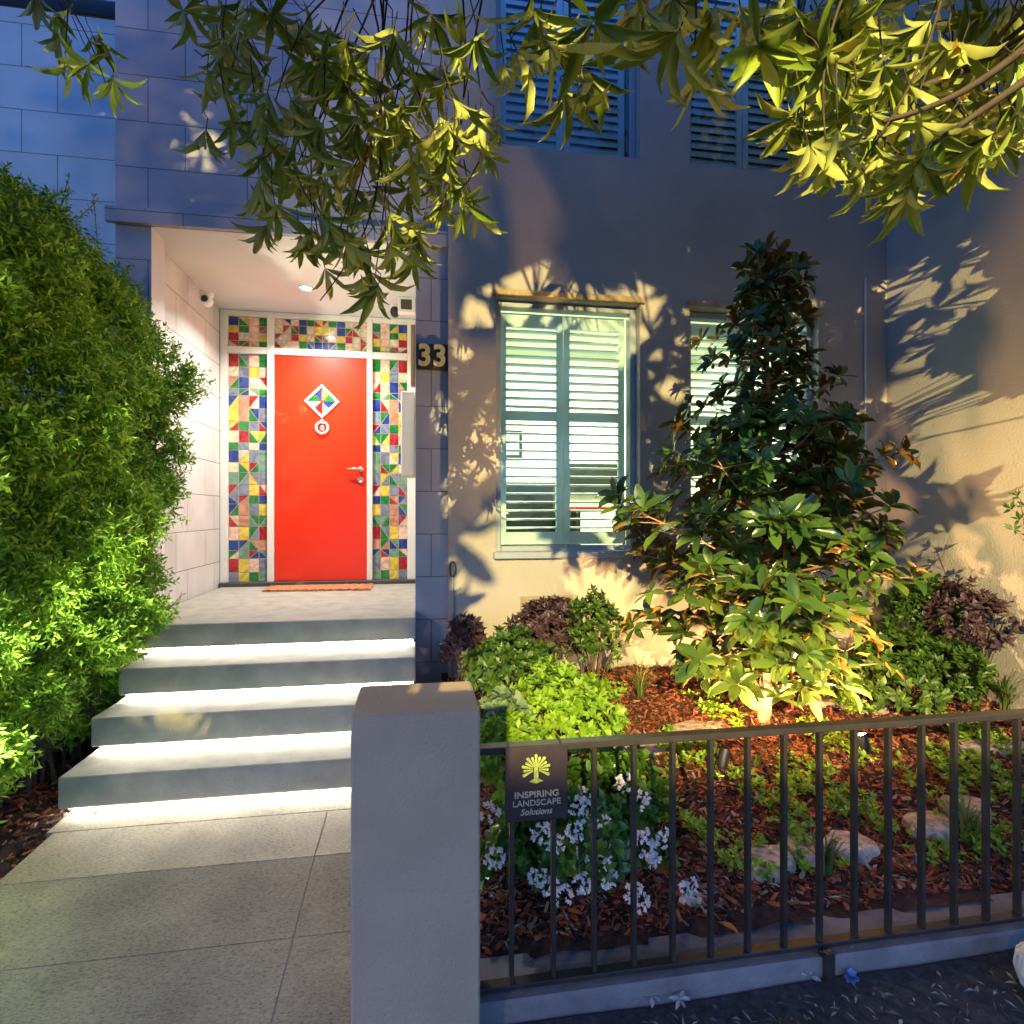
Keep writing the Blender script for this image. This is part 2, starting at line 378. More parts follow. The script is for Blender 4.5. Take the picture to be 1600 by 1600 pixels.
def window(x0, x1, z0, z1, lit):
    ycut = YF+.075
    f = MB(); w = .045
    f.bbox(x0+.001, x0+w, ycut, ycut+.09, z0+.001, z1-.001); f.bbox(x1-w, x1-.001, ycut, ycut+.09, z0+.001, z1-.001)
    f.bbox(x0+w+.001, x1-w-.001, ycut, ycut+.09, z1-w, z1-.001); f.bbox(x0+w+.001, x1-w-.001, ycut, ycut+.09, z0+.001, z0+w)
    win = f.build('window', M['frame'], house)
    if lit:
        s = MB(); s.bbox(x0-.02, x1+.02, YF-.045, ycut-.002, z0-.035, z0+.012, .006); s.build('sill', M['frame'], win)
        s = MB(); s.bbox(x0-.03, x1+.03, YF-.03, YF+.02, z1+.002, z1+.045, .005)
        s.build('lintel', mat('timber_lintel', (.34, .25, .13), .7, .3, 20, .4, 60), win)
    g = MB(); g.add([(x0+w, ycut+.03, z0+w), (x1-w, ycut+.03, z0+w), (x1-w, ycut+.03, z1-w), (x0+w, ycut+.03, z1-w)], [(0,1,2,3)])
    g.build('glass_pane', M['glasspane'], win)
    sm = M['shutter'] if lit else M['shutter_up']
    ys0, ys1 = ycut+.10, ycut+.13
    xm = (x0+x1)/2
    for k, (a_, b_) in enumerate(((x0+.05, xm-.002), (xm+.002, x1-.05))):
        s = MB(); st = .048
        s.bbox(a_, a_+st, ys0, ys1, z0+.05, z1-.05, .003); s.bbox(b_-st, b_, ys0, ys1, z0+.05, z1-.05, .003)
        zm = z0+(z1-z0)*.555
        rails = [(z0+.05, z0+.14), (zm-.035, zm+.035), (z1-.15, z1-.05)]
        if not lit: rails = [(z0+.05, z0+.11), (z1-.12, z1-.05)]
        for c_, d_ in rails: s.bbox(a_+st, b_-st, ys0+.002, ys1-.002, c_, d_, .003)
        for (lo, hi) in [(rails[q][1], rails[q+1][0]) for q in range(len(rails)-1)]:
            nn = max(2, int(round((hi-lo)/.063)))
            for q in range(nn):
                zc = lo+(q+.5)*(hi-lo)/nn
                ang = (R_(-3) if zc > zm else R_(5)) if lit else R_(60)
                hw = .03 if lit else .036; dy = hw*cos(ang); dz = hw*sin(ang); t = .0045
                ym = (ys0+ys1)/2
                jj = rnd.uniform(-.002, .002)
                s.add([(a_+st, ym-dy, zc-dz-t+jj), (b_-st, ym-dy, zc-dz-t), (b_-st, ym, zc-2*t*.9), (a_+st, ym, zc-2*t*.9+jj),
                       (b_-st, ym+dy, zc+dz-t), (a_+st, ym+dy, zc+dz-t+jj),
                       (a_+st, ym-dy, zc-dz+t), (b_-st, ym-dy, zc-dz+t), (b_-st, ym, zc+2*t*.9), (a_+st, ym, zc+2*t*.9),
                       (b_-st, ym+dy, zc+dz+t), (a_+st, ym+dy, zc+dz+t)],
                      [(0,3,2,1), (3,5,4,2), (6,7,8,9), (9,8,10,11), (0,1,7,6), (4,5,11,10)])
        s.build('shutter_panel', sm, win)
for a_, b_ in wins: window(a_, b_, *LZ, True)
for a_, b_ in wins: window(a_, b_, *UZ, False)

# door frame, transom, side lights and door
YD = 5.565
fr = MB()
fx = [(-1.715, -1.655), (-1.32, -1.262), (-.447, -.398), (-.08, -.005)]
for a_, b_ in fx: fr.bbox(a_, b_, YD-.05, YD+.05, .972, 3.40, .003)
for (a_, b_) in ((-1.655, -1.32), (-1.262, -.447), (-.398, -.08)):
    fr.bbox(a_+.0005, b_-.0005, YD-.045, YD+.05, 3.02, 3.08, .003); fr.bbox(a_+.0005, b_-.0005, YD-.045, YD+.05, 3.355, 3.40, .003)
fr.build('door_frame', M['white'], house)
mb = MB(); mb.bbox(-1.715, -.005, YD-.09, YD+.05, .938, .9715, .003); mb.build('threshold', M['dark'], house)
PAL = {'R': (.42,.012,.02), 'G': (.01,.20,.03), 'B': (.015,.05,.26), 'Y': (.75,.55,.06), 'P': (.85,.55,.40), 'C': (.72,.62,.42),
       'W': (.28,.32,.42), 'L': (.55,.62,.08), 'T': (.22,.42,.28), 'O': (.80,.36,.20)}
keys = list(PAL)
def stained(name, c):
    m, n, l, p = nt(name); tc = n.new('ShaderNodeTexCoord'); w = n.new('ShaderNodeTexNoise'); w.inputs['Scale'].default_value = 7; w.inputs['Detail'].default_value = 1; w.inputs['Distortion'].default_value = 3
    l.new(tc.outputs['Object'], w.inputs[0]); r = ramp(n, [(.35, tuple(q*.75 for q in c)), (.65, tuple(min(1, q*1.15+.02) for q in c))])
    l.new(w.outputs[0], r.inputs[0]); l.new(r.outputs[0], p.inputs['Base Color']); p.inputs['Roughness'].default_value = .12
    return m
PAL = {k: tuple(q*(.95 if k in 'CP' else .7 if k in 'WTO' else .95) for q in c) for k, c in PAL.items()}
GM = [stained('stained_glass_'+{'R':'red','G':'green','B':'blue','Y':'yellow','P':'pink','C':'cream','W':'smoky','L':'lime','T':'jade','O':'peach'}[k], PAL[k]) for k in keys]
LEFT = """R GW P G|C W Y P|OG B P CR|W GB CT G|BY O RC B|Y O GB W|YR G W RB|C R GL LG|G W C B|B CY W T|C GY RG T|T GW YW W|RW W Y RP|BW RO G B|BG O W Y|RP O TG GT|P Y GW R|B BT GO O|GP T RB BT|R Y P W|W Y G T"""
LEFT = [r_.split() for r_ in LEFT.split('|')]
def glass_panel(name, x0, x1, z0, z1, rows, mirror=False, y=YD-.01):
    lead = MB(); lead.box(x0, x1, y, y+.012, z0, z1); ld = lead.build(name, mat('lead_came', (.40, .37, .28), .5, .1, 30), house)
    g = MB(); nr = len(rows); nc = len(rows[0]); g_ = .003; yy = y-.002
    r9 = random.Random(5); jx = [0]+[r9.uniform(-.14, .14) for _ in range(nc-1)]+[0]; jz = [0]+[r9.uniform(-.2, .2) for _ in range(nr-1)]+[0]
    if mirror: jx = [-q for q in jx[::-1]]
    for j, row in enumerate(rows):
        for i, code in enumerate(row):
            ci = nc-1-i if mirror else i
            a_ = x0+(x1-x0)*(ci+jx[ci])/nc+g_; b_ = x0+(x1-x0)*(ci+1+jx[ci+1])/nc-g_
            d_ = z1-(z1-z0)*(j+jz[j])/nr-g_; c_ = z1-(z1-z0)*(j+1+jz[j+1])/nr+g_
            if len(code) == 1:
                g.m = keys.index(code); g.add([(a_,yy,c_),(b_,yy,c_),(b_,yy,d_),(a_,yy,d_)], [(0,1,2,3)])
            else:
                k = .005; flip = ((i+j) % 2 == 0) ^ mirror
                if flip:
                    t1 = [(a_,yy,c_+k),(b_-k,yy,d_),(a_,yy,d_)]; t2 = [(a_+k,yy,c_),(b_,yy,c_),(b_,yy,d_-k)]
                else:
                    t1 = [(a_,yy,c_),(b_-k,yy,c_),(a_,yy,d_-k)]; t2 = [(b_,yy,c_+k),(b_,yy,d_),(a_+k,yy,d_)]
                g.m = keys.index(code[0]); g.add(t1, [(0,1,2) if not flip else (0,1,2)]); g.m = keys.index(code[1]); g.add(t2, [(0,1,2)])
    g.build('glass_pieces', GM, ld)
glass_panel('stained_glass_sidelight', -1.655, -1.32, .9725, 3.018, LEFT)
glass_panel('stained_glass_sidelight', -.398, -.08, .9725, 3.018, LEFT, True)
def rrows(nr, nc, seed):
    r0 = random.Random(seed); pal = 'RGGBBYYPPPCCWRGT'
    out = []
    for j in range(nr):
        out.append([(r0.choice(pal)+r0.choice(pal)) if r0.random() < .34 else r0.choice(pal) for i in range(nc)])
    return out
TL = [['B','GY','P','G'],['Y','G','P','RW'],['R','C','P','Y'],['CR','GR','YC','G']]
glass_panel('stained_glass_transom', -1.655, -1.32, 3.082, 3.353, TL)
glass_panel('stained_glass_transom', -.398, -.08, 3.082, 3.353, TL, True)
half = [['P','PB','C','B','G','RY'],['C','RC','GR','B','C','Y'],['RC','C','R','Y','P','GR'],['RC','C','P','G','BW','B']]
glass_panel('stained_glass_transom', -1.262, -.447, 3.082, 3.353, [r_+r_[::-1] for r_ in half])
dr = MB(); dr.bbox(-1.259, -.45, YD-.03, YD+.02, .974, 3.016, .003)
door = dr.build('door', M['red'], house)
# diamond light in the door
dc = at(503, 627, Y=YD-.035); cx, cz = dc.x, dc.z
mb = MB(); q = .155; w = .02
outer = [(cx, cz+q), (cx+q, cz), (cx, cz-q), (cx-q, cz)]; inner = [(cx, cz+q-w*1.4), (cx+q-w*1.4, cz), (cx, cz-q+w*1.4), (cx-q+w*1.4, cz)]
vs = [(x, YD-.045, z) for x, z in outer]+[(x, YD-.045, z) for x, z in inner]+[(x, YD-.03, z) for x, z in outer]+[(x, YD-.03, z) for x, z in inner]
mb.add(vs, [(i, i+4, (i+1) % 4+4, (i+1) % 4) for i in range(4)]+[(i, (i+1) % 4, (i+1) % 4+8, i+8) for i in range(4)]+[(i+4, i+12, (i+1) % 4+12, (i+1) % 4+4) for i in range(4)])
dw = mb.build('diamond_window', M['white'], door)
dw_g = MB()
for i in range(4):
    a_, b_ = inner[i], inner[(i+1) % 4]; mid = ((a_[0]+b_[0])/2, (a_[1]+b_[1])/2)
    for (p0, p1), k in (((a_, mid), 'LBRG'[i]), ((mid, b_), 'GTPB'[i])):
        c0 = ((p0[0]+p1[0]+cx)/3, (p0[1]+p1[1]+cz)/3)
        tri = [(c0[0]+(x-c0[0])*.9, YD-.034, c0[1]+(z-c0[1])*.9) for x, z in (p0, p1, (cx, cz))]
        dw_g.m = keys.index(k); dw_g.add(tri, [(0,1,2)])
dw_g.build('diamond_glass', GM, door)
kc = at(503, 668, Y=YD-.05)
mb = MB(); mb.torus((kc.x, YD-.045, kc.z), .052, .011); mb.build('door_knocker', M['white'], door, True)
mb = MB(); mb.lathe((kc.x, YD-.031, kc.z+.055), [(.024, 0), (.024, -.015), (.012, -.025)], 16, 'y'); mb.lathe((kc.x, YD-.031, kc.z), [(.03, 0), (.03, -.006), (.012, -.014)], 6, 'y'); mb.build('knocker_plate', M['steel'], door, True)
hc = at(563, 733, Y=YD-.05)
mb = MB(); mb.lathe((hc.x, YD-.031, hc.z), [(.027, 0), (.027, -.012), (.011, -.014), (.011, -.05)], 18, 'y'); mb.tube([(hc.x, YD-.078, hc.z), (hc.x-.05, YD-.082, hc.z+.002), (hc.x-.12, YD-.078, hc.z)], [.010, .009, .007], 10); mb.build('door_handle', M['steel'], door, True)
mb = MB(); mb.lathe((hc.x, YD-.031, hc.z-.10), [(.028, 0), (.028, -.014), (.018, -.02), (.018, -.012)], 18, 'y'); mb.build('lock', M['steel'], door, True)
# wall vent, below the window
v0 = at(813, 932, Y=YF); v1 = at(905, 958, Y=YF)
mb = MB(); mb.box(v0.x, v0.x+.40, YF-.008, YF+.01, v1.z, v0.z)
for k in range(7): mb.box(v0.x+.02, v0.x+.38, YF-.013, YF-.0075, v1.z+.012+k*.015, v1.z+.019+k*.015)
mb.build('wall_vent', M['vent'], house)

# neighbour's block wall left
nb = wall_holes(-9, -1.856, 0, 5.0, [], 4.42, .2)
nbw = tag(empty('block_wall', (-3, 4.5, 0)), 'recessed pale blue-grey block wall rising behind the hedge', 'wall')
nb.build('wall_face', M['nblock'], nbw)
mb = MB(); mb.box(-9, -1.859, 4.36, 4.8, 5.08, 6.6); mb.build('parapet', M['nblock'], nbw)
mb = MB(); mb.box(-9, -1.859, 4.5, 4.7, 5.002, 5.078); mb.build('shadow_gap', M['dark'], nbw)
# right-hand side wall coming forward
sw = MB(); sw.box(3.57, 3.8, .9, 3.948, 0, 6.6)
swo = sw.build('side_wall', M['render']); tag(swo, 'rendered side wall on the right catching leaf shadows and yellow light', 'wall')
pp = at(1353, 600, Y=YF-.02)
mb = MB(); mb.tube([(pp.x, YF-.015, at(1353, 745, Y=YF).z), (pp.x, YF-.015, at(1353, 436, Y=YF).z)], .007, 8)
c_ = mb.build('conduit', mat('pale_conduit', (.6, .6, .6), .4)); tag(c_, 'thin pale vertical conduit on the wall right of the pointed tree', 'pipe')
# tap and hose left of the garden
h0 = at(703, 885, Y=3.9)
hp = tag(empty('garden_tap', (h0.x, 3.93, .4)), 'brass garden tap with thin riser pipe at the block column corner', 'tap')
mb = MB(); mb.tube([(h0.x+.02, 3.925, .3), (h0.x+.02, 3.925, h0.z-.06), (h0.x+.02, 3.925, h0.z)], .008, 8); mb.build('pipe', M['frame'], hp, True)
mb = MB(); mb.tube([(h0.x+.02+.02*cos(a_), 3.915, h0.z-.02+.05*sin(a_)) for a_ in [i*pi/8 for i in range(17)]], .006, 6); mb.build('hose_loop', M['stem'], hp, True)
t0 = at(690, 1018, Y=3.88)
mb = MB(); mb.tube([(t0.x, 3.99, t0.z), (t0.x, 3.90, t0.z), (t0.x, 3.87, t0.z-.03), (t0.x, 3.87, t0.z-.07)], [.012, .012, .011, .012], 10); mb.lathe((t0.x, 3.90, t0.z+.01), [(.01, 0), (.01, .03), (.028, .034), (.028, .044)], 14); mb.build('spout', M['steel'], hp, True)

# house number
n0 = at(653, 537, Y=3.985); n1 = at(700, 579, Y=3.985)
hn = tag(empty('house_number_sign', ((n0.x+n1.x)/2, 3.99, n1.z)), 'black plate with gold numerals 33 on the column beside the door', 'sign')
mb = MB(); mb.bbox(.004, n1.x-.002, 3.972, 3.998, n1.z, n0.z, .003); mb.build('plate', M['black'], hn)
def text(body, size, loc, mtl, parent, name, ext=.004, bold=0, sx=1):
    cu = bpy.data.curves.new(name, 'FONT'); cu.body = body; cu.size = size; cu.extrude = ext; cu.align_x = 'CENTER'; cu.align_y = 'CENTER'; cu.offset = bold; cu.resolution_u = 4
    tmp = bpy.data.objects.new('tmp', cu); COL.objects.link(tmp); bpy.context.view_layer.update()
    me = bpy.data.meshes.new_from_object(tmp.evaluated_get(bpy.context.evaluated_depsgraph_get())); bpy.data.objects.remove(tmp)
    me.name = name; me.materials.clear(); me.materials.append(mtl)
    o = bpy.data.objects.new(name, me); COL.objects.link(o); o.parent = parent
    o.rotation_euler = (pi/2, 0, 0); o.scale = (sx, 1, 1); o.location = Vector(loc)-parent_world(parent)
    return o
nz = (n0.z+n1.z)/2
text('3', .20, (.057, 3.966, nz), M['gold'], hn, 'numeral', .006, .006, .95)
text('3', .20, (.157, 3.966, nz), M['gold'], hn, 'numeral', .006, .006, .95)

# porch fittings
def seccam(px, py, Y, label, d):
    c = at(px, py, Y=Y); e = tag(empty('security_camera', (c.x, c.y, c.z)), label, 'camera')
    mb = MB(); mb.lathe((c.x, c.y, c.z+.03), [(.045, 0), (.05, .01), (.05, .03), (.02, .035)], 18); mb.build('base', M['white'], e, True)
    mb = MB(); mb.lathe((c.x, c.y+.04, c.z), [(.02, 0), (.038, -.01), (.040, -.05), (.036, -.09)], 18, 'y'); mb.build('housing', M['white'] if d else M['black'], e, True)
    mb = MB(); mb.lathe((c.x, c.y-.0505, c.z), [(.026, 0), (.022, -.006), (.01, -.01)], 14, 'y'); mb.build('lens', M['black'], e, True)
seccam(323, 470, 4.75, 'white round security camera at the left end of the porch ceiling', 1)
seccam(617, 488, 5.2, 'small dark security camera at the top right of the porch', 0)
c = at(478, 450, Z=3.40)
dl = tag(empty('downlight', (c.x, c.y, 3.4)), 'round recessed downlight glowing in the porch ceiling', 'light')
mb = MB(); mb.lathe((c.x, c.y, 3.4032), [(.055, 0), (.055, -.006), (.046, -.008), (.042, -.004)], 24); mb.build('trim', M['white'], dl, True)
mb = MB(); mb.lathe((c.x, c.y, 3.3985), [(.038, 0), (.038, -.003)], 20); mb.build('lens', emis('downlight_lens', (1, .93, .8), 30), dl)
light('downlight_lamp', 'AREA', (c.x, c.y, 3.37), 15.5, (1.0, .95, .88), (c.x, c.y, 0), shape='DISK', size=.09, spread=R_(142))
# boxes on the right porch wall
a_ = at(637, 617, Y=4.75); b_ = at(637, 745, Y=4.75)
mb = MB(); mb.bbox(-.115, -.006, 4.60, 4.95, b_.z, a_.z, .008)
mbx = tag(empty('meter_box', (-.05, 4.75, b_.z)), 'white metal meter box mounted on the right porch wall', 'box')
mb.build('cabinet', M['white'], mbx)
mb = MB(); mb.box(-.1175, -.1155, 4.63, 4.92, b_.z+.03, a_.z-.03); mb.build('cover', M['white'], mbx)
a_ = at(636, 470, Y=5.0); b_ = at(636, 487, Y=5.0)
sn = tag(empty('sensor_box', (-.08, 5.0, b_.z)), 'small white sensor box with a dark face high on the right porch wall', 'box')
mb = MB(); mb.bbox(-.15, -.006, 4.96, 5.04, b_.z-.02, a_.z+.02, .006); mb.build('case', M['white'], sn)
mb = MB(); mb.box(-.125, -.035, 4.955, 4.959, b_.z+.005, a_.z-.005); mb.build('face', M['dark'], sn)
a_ = at(643, 510, Y=4.5); b_ = at(643, 603, Y=4.5)
cb_ = tag(MB().bbox(-.04, -.006, 4.45, 4.56, b_.z, a_.z, .005).build('cable_cover', mat('brown_strip', (.25, .17, .08), .6)), 'narrow brown vertical cover strip beside the transom on the porch wall', 'cover')
# door mat
mb = MB(); nx, ny = 60, 14
def matz(i, j): return .952+.006*sin(i*1.3)*sin(j*2)+.002*sin(i*5)
vs = []
for j in range(ny+1):
    for i in range(nx+1):
        u = i/nx; v = j/ny
        x = -1.26+.88*u+.012*sin(j*3.1)*(1 if i in (0, nx) else 0); y = 5.06+.36*v+.05*(1-u)*(1-v)+(.008*sin(i*2.7) if j in (0, ny) else 0)
        vs.append((x, y, matz(i, j)))
b0 = len(vs)
fs = [(j*(nx+1)+i, j*(nx+1)+i+1, (j+1)*(nx+1)+i+1, (j+1)*(nx+1)+i) for j in range(ny) for i in range(nx)]
mb.add(vs, fs)
for i in range(nx): mb.add([vs[i], vs[i+1], (vs[i+1][0], vs[i+1][1], .937), (vs[i][0], vs[i][1], .937)], [(0,3,2,1)])
for i in range(220):
    x = -1.26+.88*rnd.random(); y = 5.06+.05*(1-(x+1.26)/.88); mb.tube([(x, y+.01, .948), (x+rnd.uniform(-.012, .012), y-rnd.uniform(.01, .03), .939)], .0018, 3)
tag(mb.build('doormat', M['coir'], smooth=True), 'worn orange-brown coir doormat in front of the red door', 'doormat')

# ------------------------------------------------------------------ things inside the lit room
p0 = at(888, 728, Y=6.9); p1 = at(930, 765, Y=6.9)
tv = tag(empty('television', (p0.x+.3, 7.15, p1.z)), 'dark television on the far room wall seen through the open louvres', 'television')
mb = MB(); mb.bbox(p0.x-.05, p0.x+.75, 7.12, 7.17, p1.z-.05, p0.z+.05); mb.build('screen', M['screen'], tv)
mb = MB(); mb.box(p0.x+.25, p0.x+.4, 7.171, 7.198, p1.z+.05, p0.z-.05); mb.build('bracket', M['black'], tv)
q0 = at(835, 790, Y=5.6)
ch = tag(empty('armchair', (q0.x, 5.6, .85)), 'dark armchair inside the lit room behind the left shutter panel', 'chair')
mb = MB(); mb.bbox(q0.x-.28, q0.x+.28, 5.35, 5.85, 1.15, 1.33, .03); mb.build('seat', M['screen'], ch)
mb = MB(); mb.bbox(q0.x-.28, q0.x+.28, 5.85, 5.97, 1.15, 1.93, .03); mb.build('backrest', M['screen'], ch)
for sx in (-1, 1):
    mb = MB(); mb.bbox(q0.x+sx*.33-.05, q0.x+sx*.33+.05, 5.35, 5.97, 1.1, 1.6, .02); mb.build('armrest', M['screen'], ch)
    for sy in (5.42, 5.88): mb = MB(); mb.tube([(q0.x+sx*.27, sy, .852), (q0.x+sx*.25, sy, 1.15)], .02, 8); mb.build('leg', M['black'], ch)
r0_ = at(945, 775, Y=5.4)
tb = tag(empty('side_table', (r0_.x, 5.4, .85)), 'low table with a red cloth top inside the lit room', 'table')
mb = MB(); mb.bbox(r0_.x-.35, r0_.x+.30, 5.2, 5.6, 1.62, 1.65); mb.build('table_top', M['red'], tb)
for sx in (-.3, .25):
    for sy in (5.25, 5.55): mb = MB(); mb.tube([(r0_.x+sx, sy, .852), (r0_.x+sx, sy, 1.62)], .015, 8); mb.build('leg', M['black'], tb)
k0 = at(805, 690, Y=7.1)
pc = tag(empty('wall_picture', (k0.x, 7.18, k0.z)), 'framed dark picture on the far room wall at the left', 'picture')
mb = MB(); mb.bbox(k0.x-.22, k0.x+.1, 7.16, 7.198, k0.z-.2, k0.z+.15); mb.build('frame', M['screen'], pc)
mb = MB(); mb.box(k0.x-.18, k0.x+.06, 7.157, 7.159, k0.z-.16, k0.z+.11); mb.build('print', M['frame'], pc)

# ------------------------------------------------------------------ pillar, plinth, fence
pl = MB(); pl.bbox(-.172, .175, 1.60, 1.88, -.01, EYE-.545, .006)
tag(pl.build('gate_pillar', M['pillar']), 'square grey rendered pillar between the path and the metal fence', 'pillar')
pt = MB(); 
xs = [.176+i*.2 for i in range(18)]
pt.bbox(.177, 3.569, 1.712, 1.90, -.01, .142, .008)
tag(pt.build('plinth', M['concrete']), 'low rough concrete plinth under the black fence', 'plinth')
fence = tag(empty('fence', (1.9, 1.75, .14)), 'low black metal railing fence in front of the garden', 'fence')
mb = MB(); mb.bbox(.178, 3.566, 1.728, 1.772, .872, .893, .003); mb.build('top_rail', M['darkmetal'], fence)
mb = MB(); mb.bbox(.178, 3.566, 1.732, 1.768, .156, .172, .002); mb.build('bottom_rail', M['darkmetal'], fence)
b0 = None
for i in range(25):
    x = .287+.13*i
    if x > 3.5: break
    if b0 is None:
        mb = MB(); mb.bbox(x-.0068, x+.0068, 1.738, 1.762, .1725, .8715, .0015); b0 = mb.build('baluster', M['darkmetal'], fence)
    else:
        c_ = b0.copy(); COL.objects.link(c_); c_.parent = fence; c_.location = b0.location+Vector((.13*i, 0, 0))
for x in (1.326-.002, 3.30):
    mb = MB(); mb.bbox(x-.016, x+.016, 1.690, 1.7105, .05, .172, .002); mb.bbox(x-.016, x+.016, 1.711, 1.7315, .1435, .160, .002); mb.build('post_bracket', M['darkmetal'], fence)
# sign on the fence
s0 = at(790, 1172, Y=1.705); s1 = at(888, 1280, Y=1.705)
sg = tag(empty('fence_sign', ((s0.x+s1.x)/2, 1.72, s1.z)), 'dark bronze plaque with tree emblem and lettering hung on the fence', 'sign')
mb = MB(); mb.bbox(s0.x, s1.x, 1.7128, 1.7188, s1.z, s0.z, .0015); mb.build('plate', M['plate'], sg)
for x in (s0.x+.012, s1.x-.018): mb = MB(); mb.box(x, x+.006, 1.7125, 1.7275, s0.z-.012, .8965); mb.box(x, x+.006, 1.7275, 1.765, .8945, .8965); mb.build('hook', M['black'], sg)
cxs = (s0.x+s1.x)/2; wS = s1.x-s0.x; hS = s0.z-s1.z
pale = mat('cutout_light', (.42, .36, .24), .7, .3, 80)
greenc = mat('emblem_green', (.40, .46, .07), .7, .35, 90)
text('INSPIRING', .0265, (cxs, 1.7113, s1.z+hS*.36), pale, sg, 'lettering', .001, .0004, 1.12)
text('LANDSCAPE', .0255, (cxs, 1.7113, s1.z+hS*.245), pale, sg, 'lettering', .001, .0002, 1.05)
t_ = text('Solutions', .026, (cxs, 1.7113, s1.z+hS*.125), pale, sg, 'lettering', .001, .0003, 1.0)
for v_ in t_.data.vertices: v_.co.x += v_.co.y*.3
mb = MB(); ec = (cxs-.002, s1.z+hS*.70)
for k in range(13):      # radiating foliage of the emblem
    a_ = R_(-25+k*230/12); r0_, r1_ = .010, .043-.006*(k % 2)
    da = R_(7.0)
    vs = [(ec[0]+r0_*cos(a_-da), 1.7116, ec[1]+r0_*sin(a_-da)), (ec[0]+r1_*cos(a_-da*.9), 1.7116, ec[1]+r1_*sin(a_-da*.9)), (ec[0]+r1_*1.06*cos(a_), 1.7116, ec[1]+r1_*1.06*sin(a_)), (ec[0]+r1_*cos(a_+da*.9), 1.7116, ec[1]+r1_*sin(a_+da*.9)), (ec[0]+r0_*cos(a_+da), 1.7116, ec[1]+r0_*sin(a_+da))]
    mb.add([(x, y, z) for x, y, z in vs]+[(x, 1.7126, z) for x, y, z in vs], [(0,1,2,3,4), (0,5,6,1), (1,6,7,2), (2,7,8,3), (3,8,9,4)])
mb.add([(ec[0]-.006, 1.7113, ec[1]+.012), (ec[0]+.006, 1.7113, ec[1]+.012), (ec[0]+.007, 1.7113, ec[1]-.028), (ec[0]+.022, 1.7113, ec[1]-.036), (ec[0], 1.7113, ec[1]-.043), (ec[0]-.022, 1.7113, ec[1]-.036), (ec[0]-.007, 1.7113, ec[1]-.028)], [(0,6,5,4,3,2,1)])
mb.build('tree_emblem', greenc, sg)

# ------------------------------------------------------------------ foliage engine
T_LONG = (np.array([[0,0,0],[-.32,.30,.03],[0,.30,-.03],[.32,.30,.03],[-.5,.58,.02],[0,.58,-.05],[.5,.58,.02],[-.3,.84,-.05],[0,.84,-.11],[.3,.84,-.05],[0,1,-.2]]),
          [(0,2,1),(0,3,2),(1,2,5,4),(2,3,6,5),(4,5,8,7),(5,6,9,8),(7,8,10),(8,9,10)])
T_OVAL = (np.array([[0,0,0],[-.40,.25,.04],[0,.25,-.03],[.40,.25,.04],[-.5,.55,.04],[0,.55,-.04],[.5,.55,.04],[-.33,.84,-.01],[0,.84,-.07],[.33,.84,-.01],[0,1,-.12]]), T_LONG[1])
T_SMALL = (np.array([[0,0,0],[-.5,.5,.05],[0,.5,-.03],[.5,.5,.05],[0,1,-.06]]), [(0,2,1),(0,3,2),(1,2,4),(2,3,4)])
def norm(a): return a/np.maximum(1e-9, np.linalg.norm(a, axis=1, keepdims=True))
def leaves(name, P, D, N, L, Wd, tpl, mtl, parent=None, twist=0):
    P = np.asarray(P, float); D = norm(np.asarray(D, float)); N = np.asarray(N, float); L = np.asarray(L, float); Wd = np.asarray(Wd, float)
    N = norm(N-(N*D).sum(1, keepdims=True)*D); Sx = np.cross(D, N); CU = rng.uniform(.2, 2.6, len(P))
    tv_, tf = tpl; k = len(tv_); n = len(P)
    V = (P[:, None, :]+D[:, None, :]*(tv_[None, :, 1:2]*L[:, None, None])+Sx[:, None, :]*(tv_[None, :, 0:1]*Wd[:, None, None])+N[:, None, :]*(tv_[None, :, 2:3]*(L*CU)[:, None, None])).reshape(-1, 3)
    if parent is not None: V = V-np.array(parent_world(parent))
    lt = np.array([len(f) for f in tf]); flat = np.concatenate([np.array(f) for f in tf])
    loops = (flat[None, :]+(np.arange(n)*k)[:, None]).reshape(-1)
    tot = np.tile(lt, n); start = np.concatenate([[0], np.cumsum(tot)[:-1]])
    me = bpy.data.meshes.new(name); me.vertices.add(len(V)); me.vertices.foreach_set('co', V.astype(np.float32).ravel())
    me.loops.add(len(loops)); me.loops.foreach_set('vertex_index', loops.astype(np.int32))
    me.polygons.add(len(tot)); me.polygons.foreach_set('loop_start', start.astype(np.int32)); me.polygons.foreach_set('loop_total', tot.astype(np.int32))
    me.polygons.foreach_set('use_smooth', np.ones(len(tot), bool))
    me.update(calc_edges=True); me.materials.append(mtl)
    o = bpy.data.objects.new(name, me); COL.objects.link(o)
    if parent is not None: o.parent = parent
    return o
def rdir(n): return norm(rng.normal(size=(n, 3)))

class LB:   # leaf buffer
    def __init__(s): s.P = []; s.D = []; s.N = []; s.L = []; s.W = []
    def whorl(s, c, axis, n, L, w, spread=(30, 75), droop=0.0, jit=.25):
        axis = np.array(axis, float); axis /= np.linalg.norm(axis)
        a = np.cross(axis, [.3, .9, .1]); a /= np.linalg.norm(a); b = np.cross(axis, a); ph = rng.random()*6.28
        for i in range(n):
            q = ph+i*2.4+rng.normal()*jit; sp = math.radians(rng.uniform(*spread))
            rad = a*cos(q)+b*sin(q); d = axis*cos(sp)+rad*sin(sp); d = d+np.array([0, 0, -droop])*rng.uniform(.5, 1.3)
            nrm = axis*sin(sp)-rad*cos(sp)+rng.normal(size=3)*.18
            l = L*rng.uniform(.7, 1.15)
            s.P.append(np.array(c)+axis*rng.uniform(-.02, .01)*L*3); s.D.append(d); s.N.append(nrm); s.L.append(l); s.W.append(w*l/L*rng.uniform(.85, 1.15))
    def build(s, name, tpl, m, parent=None): return leaves(name, s.P, s.D, s.N, s.L, s.W, tpl, m, parent)

